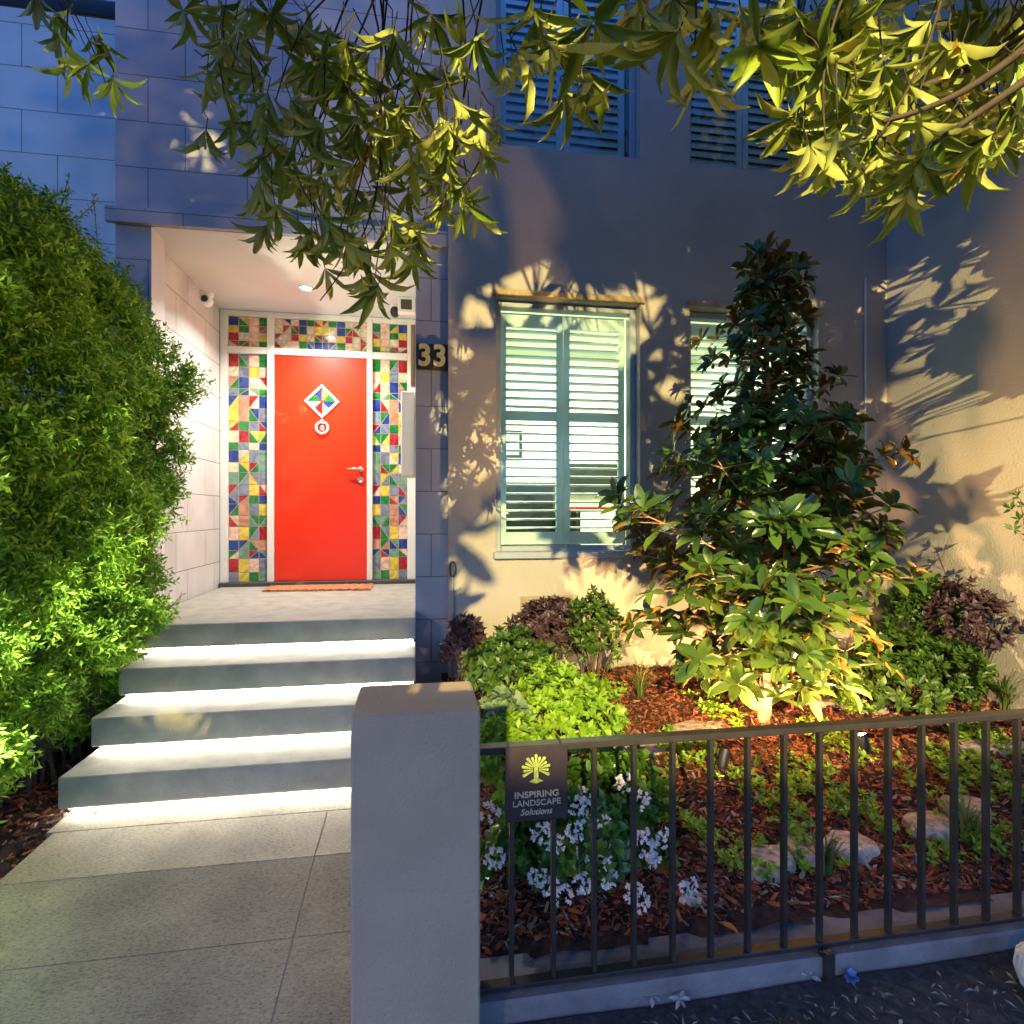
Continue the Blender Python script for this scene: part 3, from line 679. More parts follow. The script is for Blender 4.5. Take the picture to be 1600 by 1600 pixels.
# ---- bark chips
M['chip'] = island('bark_chip', [(0, (.02, .008, .006)), (.4, (.10, .028, .012)), (.7, (.34, .08, .022)), (.9, (.32, .11, .05)), (1, (.36, .27, .20))], .85)
def chips(name, n, area, hf, label, lmin=.008, lmax=.048):
    x0, x1, y0, y1 = area
    X = rng.uniform(x0, x1, n); Y = rng.uniform(y0, y1, n); Z = np.array([hf(a, b) for a, b in zip(X, Y)])+rng.uniform(.002, .014, n)
    D = rdir(n); D[:, 2] *= .3; N = rdir(n)*.45+np.array([0, 0, 1]); L = rng.uniform(lmin, lmax, n)
    tpl = (np.array([[-.5,0,0],[.5,.06,0],[.42,1,0],[-.38,.93,0],[-.4,.05,-.12],[.4,.1,-.12],[.35,.95,-.12],[-.3,.9,-.12]]), [(0,1,2,3),(0,4,5,1),(1,5,6,2),(2,6,7,3),(3,7,4,0)])
    o = leaves(name, np.stack([X, Y, Z], 1), D, N, L, L*rng.uniform(.15, .5, n), tpl, M['chip'])
    o.data.polygons.foreach_set('use_smooth', [False]*len(o.data.polygons))
    tag(o, label, 'mulch', kind='stuff')
chips('bark_mulch', 34000, (.2, 3.55, 1.92, 3.93), bed, 'reddish bark mulch chips covering the fenced garden bed')
chips('bark_mulch', 5000, (-2.6, -1.52, 1.2, 4.0), lbed, 'brown bark mulch on the ground below the hedge beside the path')

# ---- hedge
M['hedge'] = leaf_mat('hedge_leaf', (.09, .24, .015), (.40, .64, .06), rough=.5, trans=.3, spec=.25)
hedge = tag(empty('hedge', (-2.3, 3.3, .3)), 'tall bright green fine-leaved hedge left of the front steps', 'hedge')
def hedge_face(y, z):   # x of the right face, with bumps
    k = (z-.3)
    prof = np.interp(z, [.25, .6, 1.1, 1.7, 2.2, 2.7, 3.0, 3.3], [-1.80, -1.72, -1.56, -1.45, -1.43, -1.54, -1.74, -2.05])
    return prof-.12*(3.8-y)*.3+.06*np.sin(5*y+3*z)+.06*np.sin(9*z-4*y+1)+.05*np.sin(17*z+13*y)
def hedge_top(x, y): return 3.17+.16*np.sin(4*x+2)+.12*np.sin(7*y+x)+.06*np.sin(15*x+9*y)-np.clip(x+1.95, 0, 1)*1.2-np.clip(y-2.75, 0, 2)*.15
lb = LB(); wood = MB()
for i in range(15500):
    y = rng.uniform(2.25, 3.88); z = rng.uniform(.38, 3.35)
    r_ = rng.random()
    if r_ < .72: x = hedge_face(y, z)-abs(rng.normal())*.10
    elif r_ < .90: x = rng.uniform(-3.0, -1.7); y = 2.25+abs(rng.normal())*.1
    else: x = rng.uniform(-3.0, -1.5); z = hedge_top(x, y)-abs(rng.normal())*.06
    if z > hedge_top(x, y) or x > hedge_face(y, z)+.02: continue
    ax = np.array([.75+rng.normal()*.5, -.45+rng.normal()*.5, .35+rng.normal()*.45])
    # a short sprig with leaves along it
    ax /= np.linalg.norm(ax); ln = rng.uniform(.05, .12)
    for k in range(4): lb.whorl(np.array([x, y, z])+ax*ln*(k/3), ax, 3, .042, .013, (25, 80), .15)
for i in range(60):      # wispy shoots past the surface
    y = rng.uniform(2.9, 3.85); z = rng.uniform(.9, 3.2); x = hedge_face(y, z) if i % 3 else rng.uniform(-2.6, -1.7)
    if i % 3 == 0: z = hedge_top(x, y)
    ax = np.array([.5+rng.normal()*.4, -.3+rng.normal()*.3, .7+rng.normal()*.4]); ax /= np.linalg.norm(ax); ln = rng.uniform(.1, .24)
    wood.tube([(x-ax[0]*.05, y-ax[1]*.05, z-ax[2]*.05), (x+ax[0]*ln, y+ax[1]*ln, z+ax[2]*ln)], .0018, 3)
    for k in range(8): lb.whorl(np.array([x, y, z])+ax*ln*(k/7), ax, 3, .03, .010, (30, 80), .1)
lb.build('foliage', T_SMALL, M['hedge'], hedge)
for i in range(260):
    y = rng.uniform(2.78, 3.85); x = rng.uniform(-2.9, -1.8); zt = rng.uniform(1.6, 3.0)
    p = [np.array([x, y, .22])]
    for k in range(5): p.append(p[-1]+np.array([rng.normal()*.05+.02, rng.normal()*.05, (zt-.22)/5]))
    wood.tube(p, [.012, .01, .008, .006, .005, .003], 4)
    for k in range(4):
        q = p[rng.integers(1, 5)]; e = q+np.array([rng.uniform(.1, .4), rng.uniform(-.2, .1), rng.uniform(.0, .3)])
        if e[0] < hedge_face(e[1], e[2])-.02: wood.tube([q, (q+e)/2+rng.normal(size=3)*.02, e], [.004, .003, .002], 3)
wood.build('stem', M['stem'], hedge)

# ---- overhanging street tree (long narrow leaves)
M['canopy'] = leaf_mat('street_tree_leaf', (.15, .24, .025), (.34, .42, .055), back=(.38, .42, .12), rough=.35, trans=.32, old=(.85, .30, .02), oldf=.006)
tree = tag(empty('street_tree', (-.86, -2.5, 0)), 'street tree with long drooping yellow-green leaves hanging over the top of the view', 'tree')
lb = LB(); tw = MB()
VIS = []   # (px, py, t, n, L)
def V_(pts, t0, t1, L, n=8, sub=1, jit=14):
    for (x, y) in pts:
        for s_ in range(sub):
            VIS.append((x+rng.normal()*jit, y+rng.normal()*jit, rng.uniform(t0, t1), n, L))
V_([(105, 20), (90, 70), (150, 60), (165, 150-20), (100, 100), (60, 5), (205-60, 100)], 2.0, 2.3, .125, 7, 1, 8)
V_([(290, 5), (340, 20), (375, 40), (430, 15), (460, 30), (345, 55), (400, 5)], 1.7, 2.1, .12, 7, 2, 12)
V_([(385, 110), (420, 150), (350, 180), (330, 110), (400, 215), (445, 250), (420, 175), (500, 250), (455, 190), (395, 300), (420, 330), (480, 290), (510, 340),
    (470, 350), (540, 300), (560, 350), (600, 310), (625, 260), (570, 215), (595, 170), (560, 130), (640, 130), (520, 110), (650, 190), (690, 240), (720, 190),
    (690, 330), (655, 350), (720, 360), (640, 290), (720, 280), (610, 360), (575, 390), (545, 400), (580, 440), (700, 120), (745, 150), (760, 210), (680, 60),
    (735, 70), (610, 60), (555, 60), (490, 60), (780, 110), (600, 230), (660, 250), (545, 260), (430, 110), (640, 380), (500, 180), (480, 130), (545, 180)], 1.45, 1.95, .108, 8, 2, 17)
V_([(890, 140), (860, 60), (800, 80), (840, 15), (930, 30), (1005, 30), (1000, 10), (905, 90)], 1.15, 1.4, .14, 9, 1, 8)
V_([(1085, 80), (1060, 20), (1120, 20), (1080, 50), (1190, 60), (1220, 20), (1160, 10)], 1.1, 1.35, .14, 9, 1, 10)
V_([(1280, 80), (1320, 40), (1370, 20), (1420, 60), (1360, 90), (1300, 120), (1460, 30), (1500, 80), (1550, 40), (1590, 90), (1270, 150), (1330, 180), (1400, 200),
    (1290, 230), (1350, 250), (1420, 260), (1470, 230), (1520, 200), (1570, 200), (1590, 150), (1260, 200), (1480, 120), (1440, 160), (1540, 140), (1250, 40), (1390, 130), (1230, 100), (1590, 20)], 1.12, 1.5, .108, 9, 3, 20)
vis_tgt = []
for (px, py, t, n_, L_) in VIS:
    c = np.array(at(px, py, t=t)); ax = np.array([rng.normal()*.45, rng.normal()*.45, -.65])
    lb.whorl(c, ax, n_, L_, L_*.205, (15, 72), .25)
    ax /= np.linalg.norm(ax); up = c+np.array([rng.normal()*.04, rng.normal()*.04, .12])
    tw.tube([c, c-ax*.02+np.array([0, 0, .02]), c*.55+up*.45-ax*.012, up], [.0014, .0016, .0018, .002], 4)
LA = np.array(LAMP)
# the canopy behind and above the frame
def zb(X): return np.interp(X, [-4, -2.2, -1.75, -.3, .20, .26, .6, 1.1, 1.45, 1.6, 3.2, 3.4, 3.7, 4.3], [2.2, 1.5, .2, .25, .3, 1.48, 1.38, 1.30, 1.3, 1.12, 1.12, 1.25, 1.25, 1.5])
HOLES = [(.40, 2.35, .10, .17), (.46, 2.05, .09, .13), (.33, 1.75, .05, .09), (1.72, 1.95, .11, .22), (.30, 2.95, .05, .22), (.62, 3.45, .035, .3), (.95, 3.4, .03, .2),
         (1.30, 3.15, .06, .14), (1.05, 3.12, .10, .06), (.75, 3.12, .06, .05), (3.66, 2.62, .06, .26), (3.76, 2.25, .08, .22), (3.88, 1.95, .10, .25), (3.70, 1.98, .035, .10), (3.62, 3.2, .04, .14), (3.9, 3.0, .04, .1),
         (-1.35, 4.0, .03, .26), (1.6, 3.3, .03, .28), (2.1, 3.2, .05, .06), (4.1, 1.7, .12, .3), (.62, 1.6, .05, .08), (1.82, 2.7, .03, .15), (2.85, 3.05, .05, .1), (3.3, 2.5, .04, .1)]
cnt = 0; tries = 0
VT = []
for (px, py, t, n_, L_) in VIS:
    c = np.array(at(px, py, t=t))-np.array([0, 0, .05]); k_ = (3.95-LA[1])/(c[1]-LA[1]); q_ = LA+(c-LA)*k_; VT.append((q_[0], q_[2], c[1]))
VT = np.array(VT)
shade_c = []
while cnt < 5900 and tries < 120000:
    tries += 1
    X = rng.uniform(-4.2, 4.7) if rng.random() < .93 else rng.uniform(3.45, 4.35); Z = rng.uniform(.35, 6.6)
    y = rng.uniform(-3.0, 2.2)
    if X > 3.4: y = rng.uniform(.3, 2.1)
    if Z < zb(X)+(.13 if y > -.4 else .24)+.08*sin(9*X): continue
    bad = False
    for hx, hz, hrx, hrz in HOLES:
        mg_ = .17 if X < 3.4 else .10
        if ((X-hx)/(hrx+mg_))**2+((Z-hz)/(hrz+mg_))**2 < 1: bad = True; break
    if bad: continue
    T = np.array([X, 3.95, Z]); s_ = (y-LA[1])/(T[1]-LA[1]); c = LA+(T-LA)*s_
    pr = proj(c)
    if pr and pr[2] > .05 and -130 < pr[0] < 1730 and pr[1] > -115*1.3/max(.4, pr[2]): continue
    if np.linalg.norm(c-np.array([0, 0, EYE])) < .75: continue
    if VT.shape[0]:
        dd = ((VT[:, 0]-X)**2+(VT[:, 1]-Z)**2) < .11**2
        if dd.any() and y < 1.0 and (VT[dd, 2] > y).any() and (X > 1.2 or X < .15 or rng.random() < .7): continue
    ax = np.array([rng.normal()*.5, rng.normal()*.5, -.6])
    big = 1.45 if y < -.4 else 1.0; lb.whorl(c, ax, 8, .135*big, (.040 if X < 3.3 else .062)*big, (20, 85), .2); cnt += 1; shade_c.append(c)
crown = lb.build('crown', T_LONG, M['canopy'], tree)
# trunk and limbs
tx, ty = -.86, -2.5
mbt = MB(); mbt.tube([(tx, ty, 0), (tx-.02, ty, .5), (tx+.02, ty+.02, 1.3), (tx, ty, 2.2), (tx+.03, ty+.05, 3.2), (tx, ty+.1, 4.2), (tx-.05, ty+.2, 5.6)], [.34, .29, .285, .28, .24, .16, .07], 16)
mbt.build('trunk', M['bark'], tree, True)
def limb(a, b, r0, r1, sag=0, n=7, chk=True):
    a = np.array(a, float); b = np.array(b, float); pts = []
    for u in np.linspace(0, 1, 12):
        pr = proj(a+(b-a)*u+np.array([0, 0, sag*sin(pi*u)]))
        if chk and pr and -30 < pr[0] < 1630 and pr[1] > -25: return pts
    for i in range(n+1):
        u = i/n; p = a+(b-a)*u+np.array([rng.normal()*.015, rng.normal()*.015, sag*sin(pi*u)]); pts.append(p)
    tw.tube(pts, [r0+(r1-r0)*i/n for i in range(n+1)], 7); return pts
sc = np.array(shade_c)
limbs = []
for (e) in ((-2.2, 1.2, 4.2), (-.6, 1.6, 3.6), (.8, 1.9, 3.7), (2.2, 1.4, 3.8), (3.4, .8, 4.2), (-1.4, .4, 5.0), (1.5, .6, 5.2), (-2.8, -.5, 4.6), (3.0, -.8, 4.8)):
    limbs += limb((tx, ty+.05, rnd.uniform(3.0, 4.2)), e, .045, .012, .25)
limbs += limb((2.2, 1.4, 3.8), (1.75, 1.25, 2.72), .02, .010, .1)
limbs += limb((-.6, 1.6, 3.6), at(600, -60, t=1.7), .012, .008, .05)
limbs += limb((1.9, 1.2, 2.9), at(1420, 140, t=1.15), .012, .007, 0.02, 7, False)
def droop(pa, pb, ta, tb, r=.0035, bow=(0, 0)):
    pts = []
    for i in range(9):
        u = i/8; x = pa[0]+(pb[0]-pa[0])*u+bow[0]*sin(pi*u); y = pa[1]+(pb[1]-pa[1])*u+bow[1]*sin(pi*u)
        pts.append(at(x, y, t=ta+(tb-ta)*u))
    tw.tube(pts, [r*(1-.5*i/8) for i in range(9)], 5)
for a_ in [((600,-40),(445,295),1.7,1.65,(10,-10)), ((585,-40),(430,160),1.7,1.6,(-20,-40)), ((570,-40),(540,290),1.7,1.6,(40,0)), ((600,-40),(530,400),1.7,1.65,(20,0)), ((610,-40),(605,360),1.7,1.6,(-15,0)),
           ((650,-40),(665,180),1.7,1.6,(-15,10)), ((640,-40),(600,230),1.7,1.6,(10,0)), ((720,-40),(690,330),1.7,1.65,(20,0)), ((560,-40),(500,480-90),1.7,1.7,(-40,0)), ((590,-40),(585,440),1.7,1.7,(20,0)),
           ((760,-40),(720,180),1.6,1.6,(0,0)), ((590,100),(500,470),1.7,1.75,(40,30)), ((75,-40),(165,130),2.1,2.1,(10,0)), ((110,-40),(100,110),2.1,2.1,(0,0)),
           ((890,-40),(890,130),1.25,1.25,(0,0)), ((1080,-40),(1085,70),1.2,1.2,(5,0)), ((1620,60),(1380,190),1.1,1.1,(0,20)), ((1610,120),(1450,230),1.1,1.1,(0,0)), ((1330,-40),(1290,220),1.1,1.1,(-20,0)), ((1480,-40),(1350,250),1.1,1.1,(20,0)), ((1000,-40),(1005,30),1.3,1.3,(0,0))]:
    droop(a_[0], a_[1], a_[2], a_[3], .0035 if a_[0][0] < 1500 else .009, a_[4])
LP = np.array([np.array(p) for p in limbs])
for c in shade_c[::3]:
    d = np.linalg.norm(LP-c, axis=1); j = int(d.argmin())
    vis = [proj(LP[j]+(c-LP[j])*u) for u in (.2, .4, .6, .8, 1)]
    if any(q and -30 < q[0] < 1630 and q[1] > -25 for q in vis): continue
    if d[j] < 1.6: tw.tube([LP[j], (LP[j]+c)/2+np.array([0, 0, .06]), c], [.005, .004, .002], 4)
tw.build('branches', M['twig'], tree, True)

# ---- magnolia
M['mag'] = leaf_mat('magnolia_leaf', (.025, .07, .015), (.10, .18, .026), back=(.17, .115, .03), rough=.22, trans=.16, spec=.6)
B = np.array([2.01, 3.11, gz(2.01, 3.11)-.03])
mag = tag(empty('magnolia_tree', tuple(B)), 'pointed young magnolia tree with glossy leaves lit orange from below', 'tree')
lb = LB(); wd = MB()
TOP = 3.12
def tp(z):
    u = (z-B[2])/(TOP-B[2]); return np.array([B[0]+.03*sin(5*u)+.03*u, B[1]+.02*sin(4*u+1), z])
zs_ = np.linspace(B[2], TOP, 16)
wd2 = MB(); wd2.tube([tp(z) for z in zs_], list(np.interp(zs_, [B[2], 1.0, 2.0, TOP], [.04, .028, .014, .004])), 9); wd2.build('trunk', M['bark'], mag, True)
prof_z = [.62, .80, 1.05, 1.3, 1.55, 1.8, 2.05, 2.3, 2.6, 2.85, 3.1]
prof_r = [.35, .66, .96, 1.03, .92, .68, .52, .38, .25, .14, .04]
nb_ = 78
for i in range(nb_):
    z0 = .52+(3.02-.52)*(i/nb_)**1.02
    az = i*2.399+rng.normal()*.25
    rise = rng.uniform(.10, .45)
    r_ = np.interp(z0+.1, prof_z, prof_r)*rng.uniform(.72, 1.12)
    if z0 < .62: az = [-.15, 2.9, .6][i % 3]
    s = tp(z0); pts = []
    dirh = np.array([cos(az)*(.80 if cos(az) > 0 else 1.02), sin(az)*.80, 0])
    for k in range(6):
        u = k/5; pts.append(s+dirh*r_*u+np.array([0, 0, rise*r_*u**1.5*1.1])+rng.normal(size=3)*.010*k/2)
    if pts[-1][1] > 3.85:
        for p in pts: p[1] = min(p[1], 3.85)
    wd.tube(pts, list(np.interp(range(6), [0, 5], [.010 if z0 < 2 else .006, .003])), 5)
    nl = max(2, int(r_/.115))
    for k in range(nl+1):
        u = 1-(k/(nl+.6))*.78; q = u*5; a_ = int(min(4, q)); c = pts[a_]*(1-(q-a_))+pts[a_+1]*(q-a_)
        subs = 1 if k == 0 else 2
        for sidx in range(subs):
            off = rng.normal(size=3)*np.array([.07, .07, .05]) if k else np.zeros(3)
            off[2] = abs(off[2])*.8; e = c+off*1.3
            e[1] = min(e[1], 3.84)
            if k: wd.tube([c, (c+e)/2, e], [.004, .003, .002], 4)
            ax = dirh*.6+off*4+np.array([0, 0, .75])
            L_ = .125 if z0 < 2.0 else .095
            lb.whorl(e, ax, rng.integers(6, 10), L_, L_*.42, (35, 95), .12)
for z0 in np.arange(2.7, 3.13, .07): lb.whorl(tp(z0), (0, 0, 1), 6, .10, .036, (25, 60), 0)
for k, (dx, z0) in enumerate([(.35, .62), (-.28, .66), (.62, .74), (.15, .60), (-.5, .8)]):
    c = np.array([B[0]+dx, B[1]-.18, z0]); wd.tube([tp(.55-.02*k), (tp(.6)+c)/2+np.array([0, 0, .03]), c], [.012, .008, .004], 6); lb.whorl(c, (dx*.5, -.3, .5), 9, .16, .075, (40, 100), .25)
lb.build('crown', T_OVAL, M['mag'], mag); wd.build('branches', M['bark'], mag, True)

# ---- shrubs
def shrub(name, label, c, rad, nw, L, w, mtl, tpl=T_SMALL, nleaf=6, cat='shrub', up=.5, group=None, stemn=14, spread=(25, 80)):
    gzc = gz(c[0], c[1]) if c[0] > 0 else .25
    e = tag(empty(name, (c[0], c[1], gzc)), label, cat, group)
    lb = LB(); st = MB(); ph = rng.random(4)*6
    for i in range(nw):
        d = rng.normal(size=3); d /= np.linalg.norm(d)
        if d[2] < -.45: d[2] = -d[2]
        k = 1+.22*sin(4*d[0]+ph[0])*sin(5*d[2]+ph[1])+.16*sin(9*d[1]+ph[2]+7*d[0])
        r_ = k*rng.uniform(.72, 1.05)**.6
        p = np.array([c[0]+d[0]*rad[0]*r_, c[1]+d[1]*rad[1]*r_, c[2]+d[2]*rad[2]*r_])
        if p[1] > 3.9: p[1] = 3.9-rng.random()*.1
        if p[0] > 0 and p[2] < gz(p[0], p[1])+.02: continue
        if p[0] > 0 and p[1] < 1.8: p[1] = 1.8
        ax = d+np.array([0, 0, up])+rng.normal(size=3)*.25
        lb.whorl(p, ax, nleaf, L, w, spread, .05)
    for i in range(stemn):
        d = rng.normal(size=3); d[2] = abs(d[2]); d /= np.linalg.norm(d)
        e_ = np.array([c[0]+d[0]*rad[0]*.9, min(3.88, c[1]+d[1]*rad[1]*.9), c[2]+d[2]*rad[2]*.85]); b_ = np.array([c[0]+rng.normal()*.02, c[1]+rng.normal()*.02, gzc-.02])
        st.tube([b_, (b_+e_)/2+rng.normal(size=3)*.015, e_], [.006, .004, .002], 4)
    lb.build('foliage', tpl, mtl, e); st.build('stem', M['stem'], e)
    return e
def pos(px, py, Y): v = at(px, py, Y=Y); return (v.x, v.y, v.z)
M['lime'] = leaf_mat('lime_leaf', (.14, .30, .02), (.34, .52, .04), rough=.45, trans=.3)
M['green'] = leaf_mat('green_leaf', (.03, .08, .012), (.09, .17, .02), rough=.4, trans=.25)
M['purple'] = leaf_mat('purple_leaf', (.045, .022, .035), (.10, .055, .06), rough=.5, trans=.1)
M['raph'] = leaf_mat('raph_leaf', (.035, .10, .015), (.12, .24, .03), rough=.3, trans=.2)
M['sage'] = leaf_mat('sage_leaf', (.10, .17, .09), (.20, .28, .13), rough=.6, trans=.2)
shrub('purple_shrub', 'purple-leaved shrub standing under the wall vent', pos(862, 992, 3.62), (.25, .2, .21), 420, .055, .026, M['purple'], T_SMALL)
shrub('purple_shrub', 'purple-leaved shrub at the foot of the right side wall', pos(1515, 975, 3.2), (.18, .25, .22), 260, .055, .026, M['purple'], T_SMALL)
shrub('small_dark_shrub', 'small dark purple shrub beside the block column', pos(728, 1010, 3.7), (.11, .12, .17), 110, .06, .032, M['purple'], T_SMALL)
shrub('green_shrub', 'mid-green shrub right of the purple shrub by the lit wall', pos(925, 1000, 3.45), (.17, .18, .24), 320, .045, .022, M['green'])
shrub('green_shrub', 'rounded green shrub behind the grey pillar below the tap', pos(800, 1045, 3.2), (.22, .2, .17), 360, .05, .026, M['green'])
shrub('lime_shrub', 'bright lime-green bushy shrub just behind the fence', pos(885, 1120, 2.45), (.225, .2, .18), 620, .042, .022, M['lime'])
shrub('sage_shrub', 'pale sage-green succulent shrub next to the pillar', pos(785, 1130, 2.35), (.08, .08, .10), 70, .05, .03, M['sage'], T_OVAL)
shrub('lime_shrub', 'lime-green shrub low behind the fence sign', pos(800, 1190, 2.2), (.17, .12, .13), 260, .045, .026, M['lime'])
shrub('dark_green_shrub', 'large dark green shrub right of the magnolia trunk', pos(1425, 1060, 3.2), (.42, .3, .27), 620, .06, .03, M['green'])
shrub('dark_green_shrub', 'upper dark green shrub in the right corner of the garden', pos(1460, 955, 3.5), (.28, .2, .22), 330, .06, .03, M['green'])
rp = shrub('flowering_shrub', 'flowering shrub with clusters of small white blossoms behind the fence sign', pos(905, 1295, 2.12), (.31, .17, .24), 480, .055, .032, M['raph'], T_OVAL, 7)
M['petal'] = island('petal', [(0, (.60, .52, .48)), (.8, (.88, .78, .68)), (1, (.80, .50, .42))], .6)
for (px, py) in [(765,1270),(772,1340),(840,1368),(868,1318),(900,1300),(915,1330),(905,1270),(860,1385),(880,1400),(950,1333),(950,1372),(1005,1310),(1000,1250),(1015,1340),(1038,1310),(975,1222),(990,1395),(1000,1410),(910,1380),(940,1290),(1075,1385),(915,1245),(1020,1330),(845,1300)]:
    c = np.array(at(px, py, Y=1.90+rnd.uniform(0, .06)))
    lb = LB()
    for k in range(22):
        q = c+rdir(1)[0]*np.array([.032, .02, .032]); lb.whorl(q, (rng.normal()*.5, -1, .4+rng.normal()*.4), 5, .011, .0078, (60, 85), 0)
    lb.build('flower_cluster', T_SMALL, M['petal'], rp)
# strap grasses
def grass(px, py, Y, h, label, n=34, m_=None, sp=.35):
    v = at(px, py, Y=Y); g0 = gz(v.x, v.y) if v.x > 0 else .25
    mb = MB()
    for i in range(n):
        a_ = rnd.random()*6.28; s_ = rnd.uniform(.15, sp+.25)*h; hh = h*rnd.uniform(.6, 1.1); w = .003+.003*rnd.random()
        bx, by = v.x+rnd.gauss(0, .012), v.y+rnd.gauss(0, .012); dx, dy = cos(a_), sin(a_)
        pts = [(bx+dx*s_*u**2, by+dy*s_*u**2, g0-.01+hh*(u-.25*u**3)) for u in (0, .3, .6, .85, 1)]
        vs = []
        for k, p in enumerate(pts):
            ww = w*(1-(k/4)**2*.85); vs += [(p[0]-dy*ww, p[1]+dx*ww, p[2]), (p[0]+dy*ww, p[1]-dx*ww, p[2])]
        mb.add(vs, [(2*k, 2*k+1, 2*k+3, 2*k+2) for k in range(4)])
    o = mb.build('strap_grass', m_ or M['grassleaf'], None); tag(o, label, 'grass', 'strap-leaved grass tufts in the garden'); return o
M['grassleaf'] = leaf_mat('grass_leaf', (.06, .10, .02), (.16, .20, .05), rough=.5, trans=.25)
grass(1000, 1050, 3.5, .34, 'thin grass tuft against the wall left of the magnolia')
grass(1290, 1385, 2.05, .27, 'grass tuft behind the middle of the fence between two stones')
grass(1510, 1330, 2.15, .26, 'upright grass tuft behind the right end of the fence beside the paired stones')
grass(1570, 1100, 3.0, .38, 'long arching grass tuft against the right side wall')
grass(1180, 1190, 2.75, .12, 'small grass tuft in front of the magnolia trunk', 20)
# ground cover
M['cover'] = leaf_mat('cover_leaf', (.10, .22, .015), (.32, .48, .035), rough=.5, trans=.25)
lb = LB(); k = 0
while k < 1350:
    x = rng.uniform(.95, 3.45); y = rng.uniform(2.02, 3.6)
    d = sin(7*x+1.3)*sin(8*y+.5)+.6*sin(15*x+4*y)+.25*sin(29*x-17*y)-abs(y-2.5)*.9
    if d < rng.uniform(-.35, .6): continue
    z = gz(x, y)+rng.uniform(.015, .07)
    lb.whorl((x, y, z), (rng.normal()*.3, rng.normal()*.3-.2, 1), 6, .032, .017, (40, 85), 0); k += 1
tag(lb.build('ground_cover', T_SMALL, M['cover']), 'low yellow-green ground cover plants spreading over the mulch', 'ground cover', kind='stuff')
# stones
def stone(px, py, Y, sx, sy, sz, rot, label):
    v = at(px, py, Y=Y); z = gz(v.x, v.y); rr = random.Random(int(px*7+py)); mb = MB(); n = 14; vs = []; sx *= 1.3; sy *= 1.3; sz *= 1.0
    prof = [(0.9, -.5), (1.02, -.1), (1.0, .55), (.88, .92), (.5, 1.0)]
    rad = [1+rr.uniform(-.2, .2)+.15*(abs(cos(2*pi*k/n))**4) for k in range(n)]
    for pr_, h in prof:
        for k in range(n):
            a_ = 2*pi*k/n; x = cos(a_)*sx*rad[k]*pr_; y = sin(a_)*sy*rad[k]*pr_
            vs.append((v.x+x*cos(rot)-y*sin(rot), v.y+x*sin(rot)+y*cos(rot), z+h*sz+rr.uniform(-.08, .08)*sz))
    fs = [(i*n+k, i*n+(k+1) % n, (i+1)*n+(k+1) % n, (i+1)*n+k) for i in range(4) for k in range(n)]+[tuple(4*n+k for k in range(n))]
    mb.add(vs, fs); o = mb.build('garden_stone', M['stone']); tag(o, label, 'stone', 'flat garden stones set in the mulch')
for a_ in [(1198, 1315, 2.12, .085, .07, .05, .1, 'pale flat stone behind the fence nearest the flowering shrub'),
           (1258, 1305, 2.17, .07, .06, .04, .5, 'pinkish flat stone just right of the pale stone behind the fence'),
           (1325, 1318, 2.15, .085, .06, .045, -.2, 'reddish flat stone in the middle behind the grass tuft'),
           (1455, 1285, 2.25, .08, .07, .045, .3, 'grey flat stone left of the right grass tuft'),
           (1512, 1262, 2.3, .075, .07, .06, .0, 'upright pale stone behind the right grass tuft'),
           (1292, 1092, 3.3, .12, .07, .03, .2, 'long flat stone behind the magnolia trunk to its right'),
           (1350, 1108, 3.2, .11, .07, .03, -.3, 'flat grey stone right behind the fence top below the dark green shrub'),
           (1540, 1170, 2.75, .18, .055, .035, -.12, 'long pale edging stone near the right side wall'),
           (1000, 1122, 3.0, .12, .08, .03, .1, 'flat sandy stone beside the lime-green shrub'),
           (1090, 1100, 3.15, .13, .07, .03, .2, 'flat brown stone between the lime-green shrub and the magnolia'),
           (1080, 1392, 2.0, .03, .03, .02, .1, 'small pebble-like stone at the foot of the flowering shrub')]: stone(*a_)

# garden spotlights
def spike(px, py, Y, aim, label, lit):
    v = at(px, py, Y=Y); g0 = gz(v.x, v.y); e = tag(empty('garden_spotlight', (v.x, v.y, g0)), label, 'light', 'garden spotlights on spikes')
    top = Vector((v.x, v.y, g0+.09)); d = (Vector(aim)-top).normalized()
    mb = MB(); mb.tube([(v.x, v.y, g0-.05), (v.x, v.y, g0+.07)], [.006, .008], 8); mb.build('spike', M['black'], e, True)
    mb = MB(); mb.tube([top-d*.05, top-d*.035, top+d*.03, top+d*.045], [.015, .024, .026, .028], 16, False); mb.build('lamp_head', M['black'], e, True)
    mb = MB(); mb.tube([top+d*.030, top+d*.034], [.023, .023], 16); mb.build('lens', emis('spot_lens', (1, .72, .38), 120), e)
    return top+d*.06, d
p_, d_ = spike(1350, 1178, 2.72, (2.05, 3.05, 1.5), 'small garden spotlight glaring brightly right of the magnolia trunk', 1)
light('garden_spot_light', 'SPOT', p_, 80, (1.0, .57, .21), tuple(p_+d_), spot_size=R_(155), spot_blend=.6, shadow_soft_size=.02)
p_, d_ = spike(1130, 1205, 2.68, (1.95, 3.05, 1.3), 'black garden spotlight tilted towards the magnolia from the left', 1)
light('garden_spot_light', 'SPOT', p_, 80, (1.0, .57, .21), tuple(p_+d_), spot_size=R_(150), spot_blend=.6, shadow_soft_size=.02)

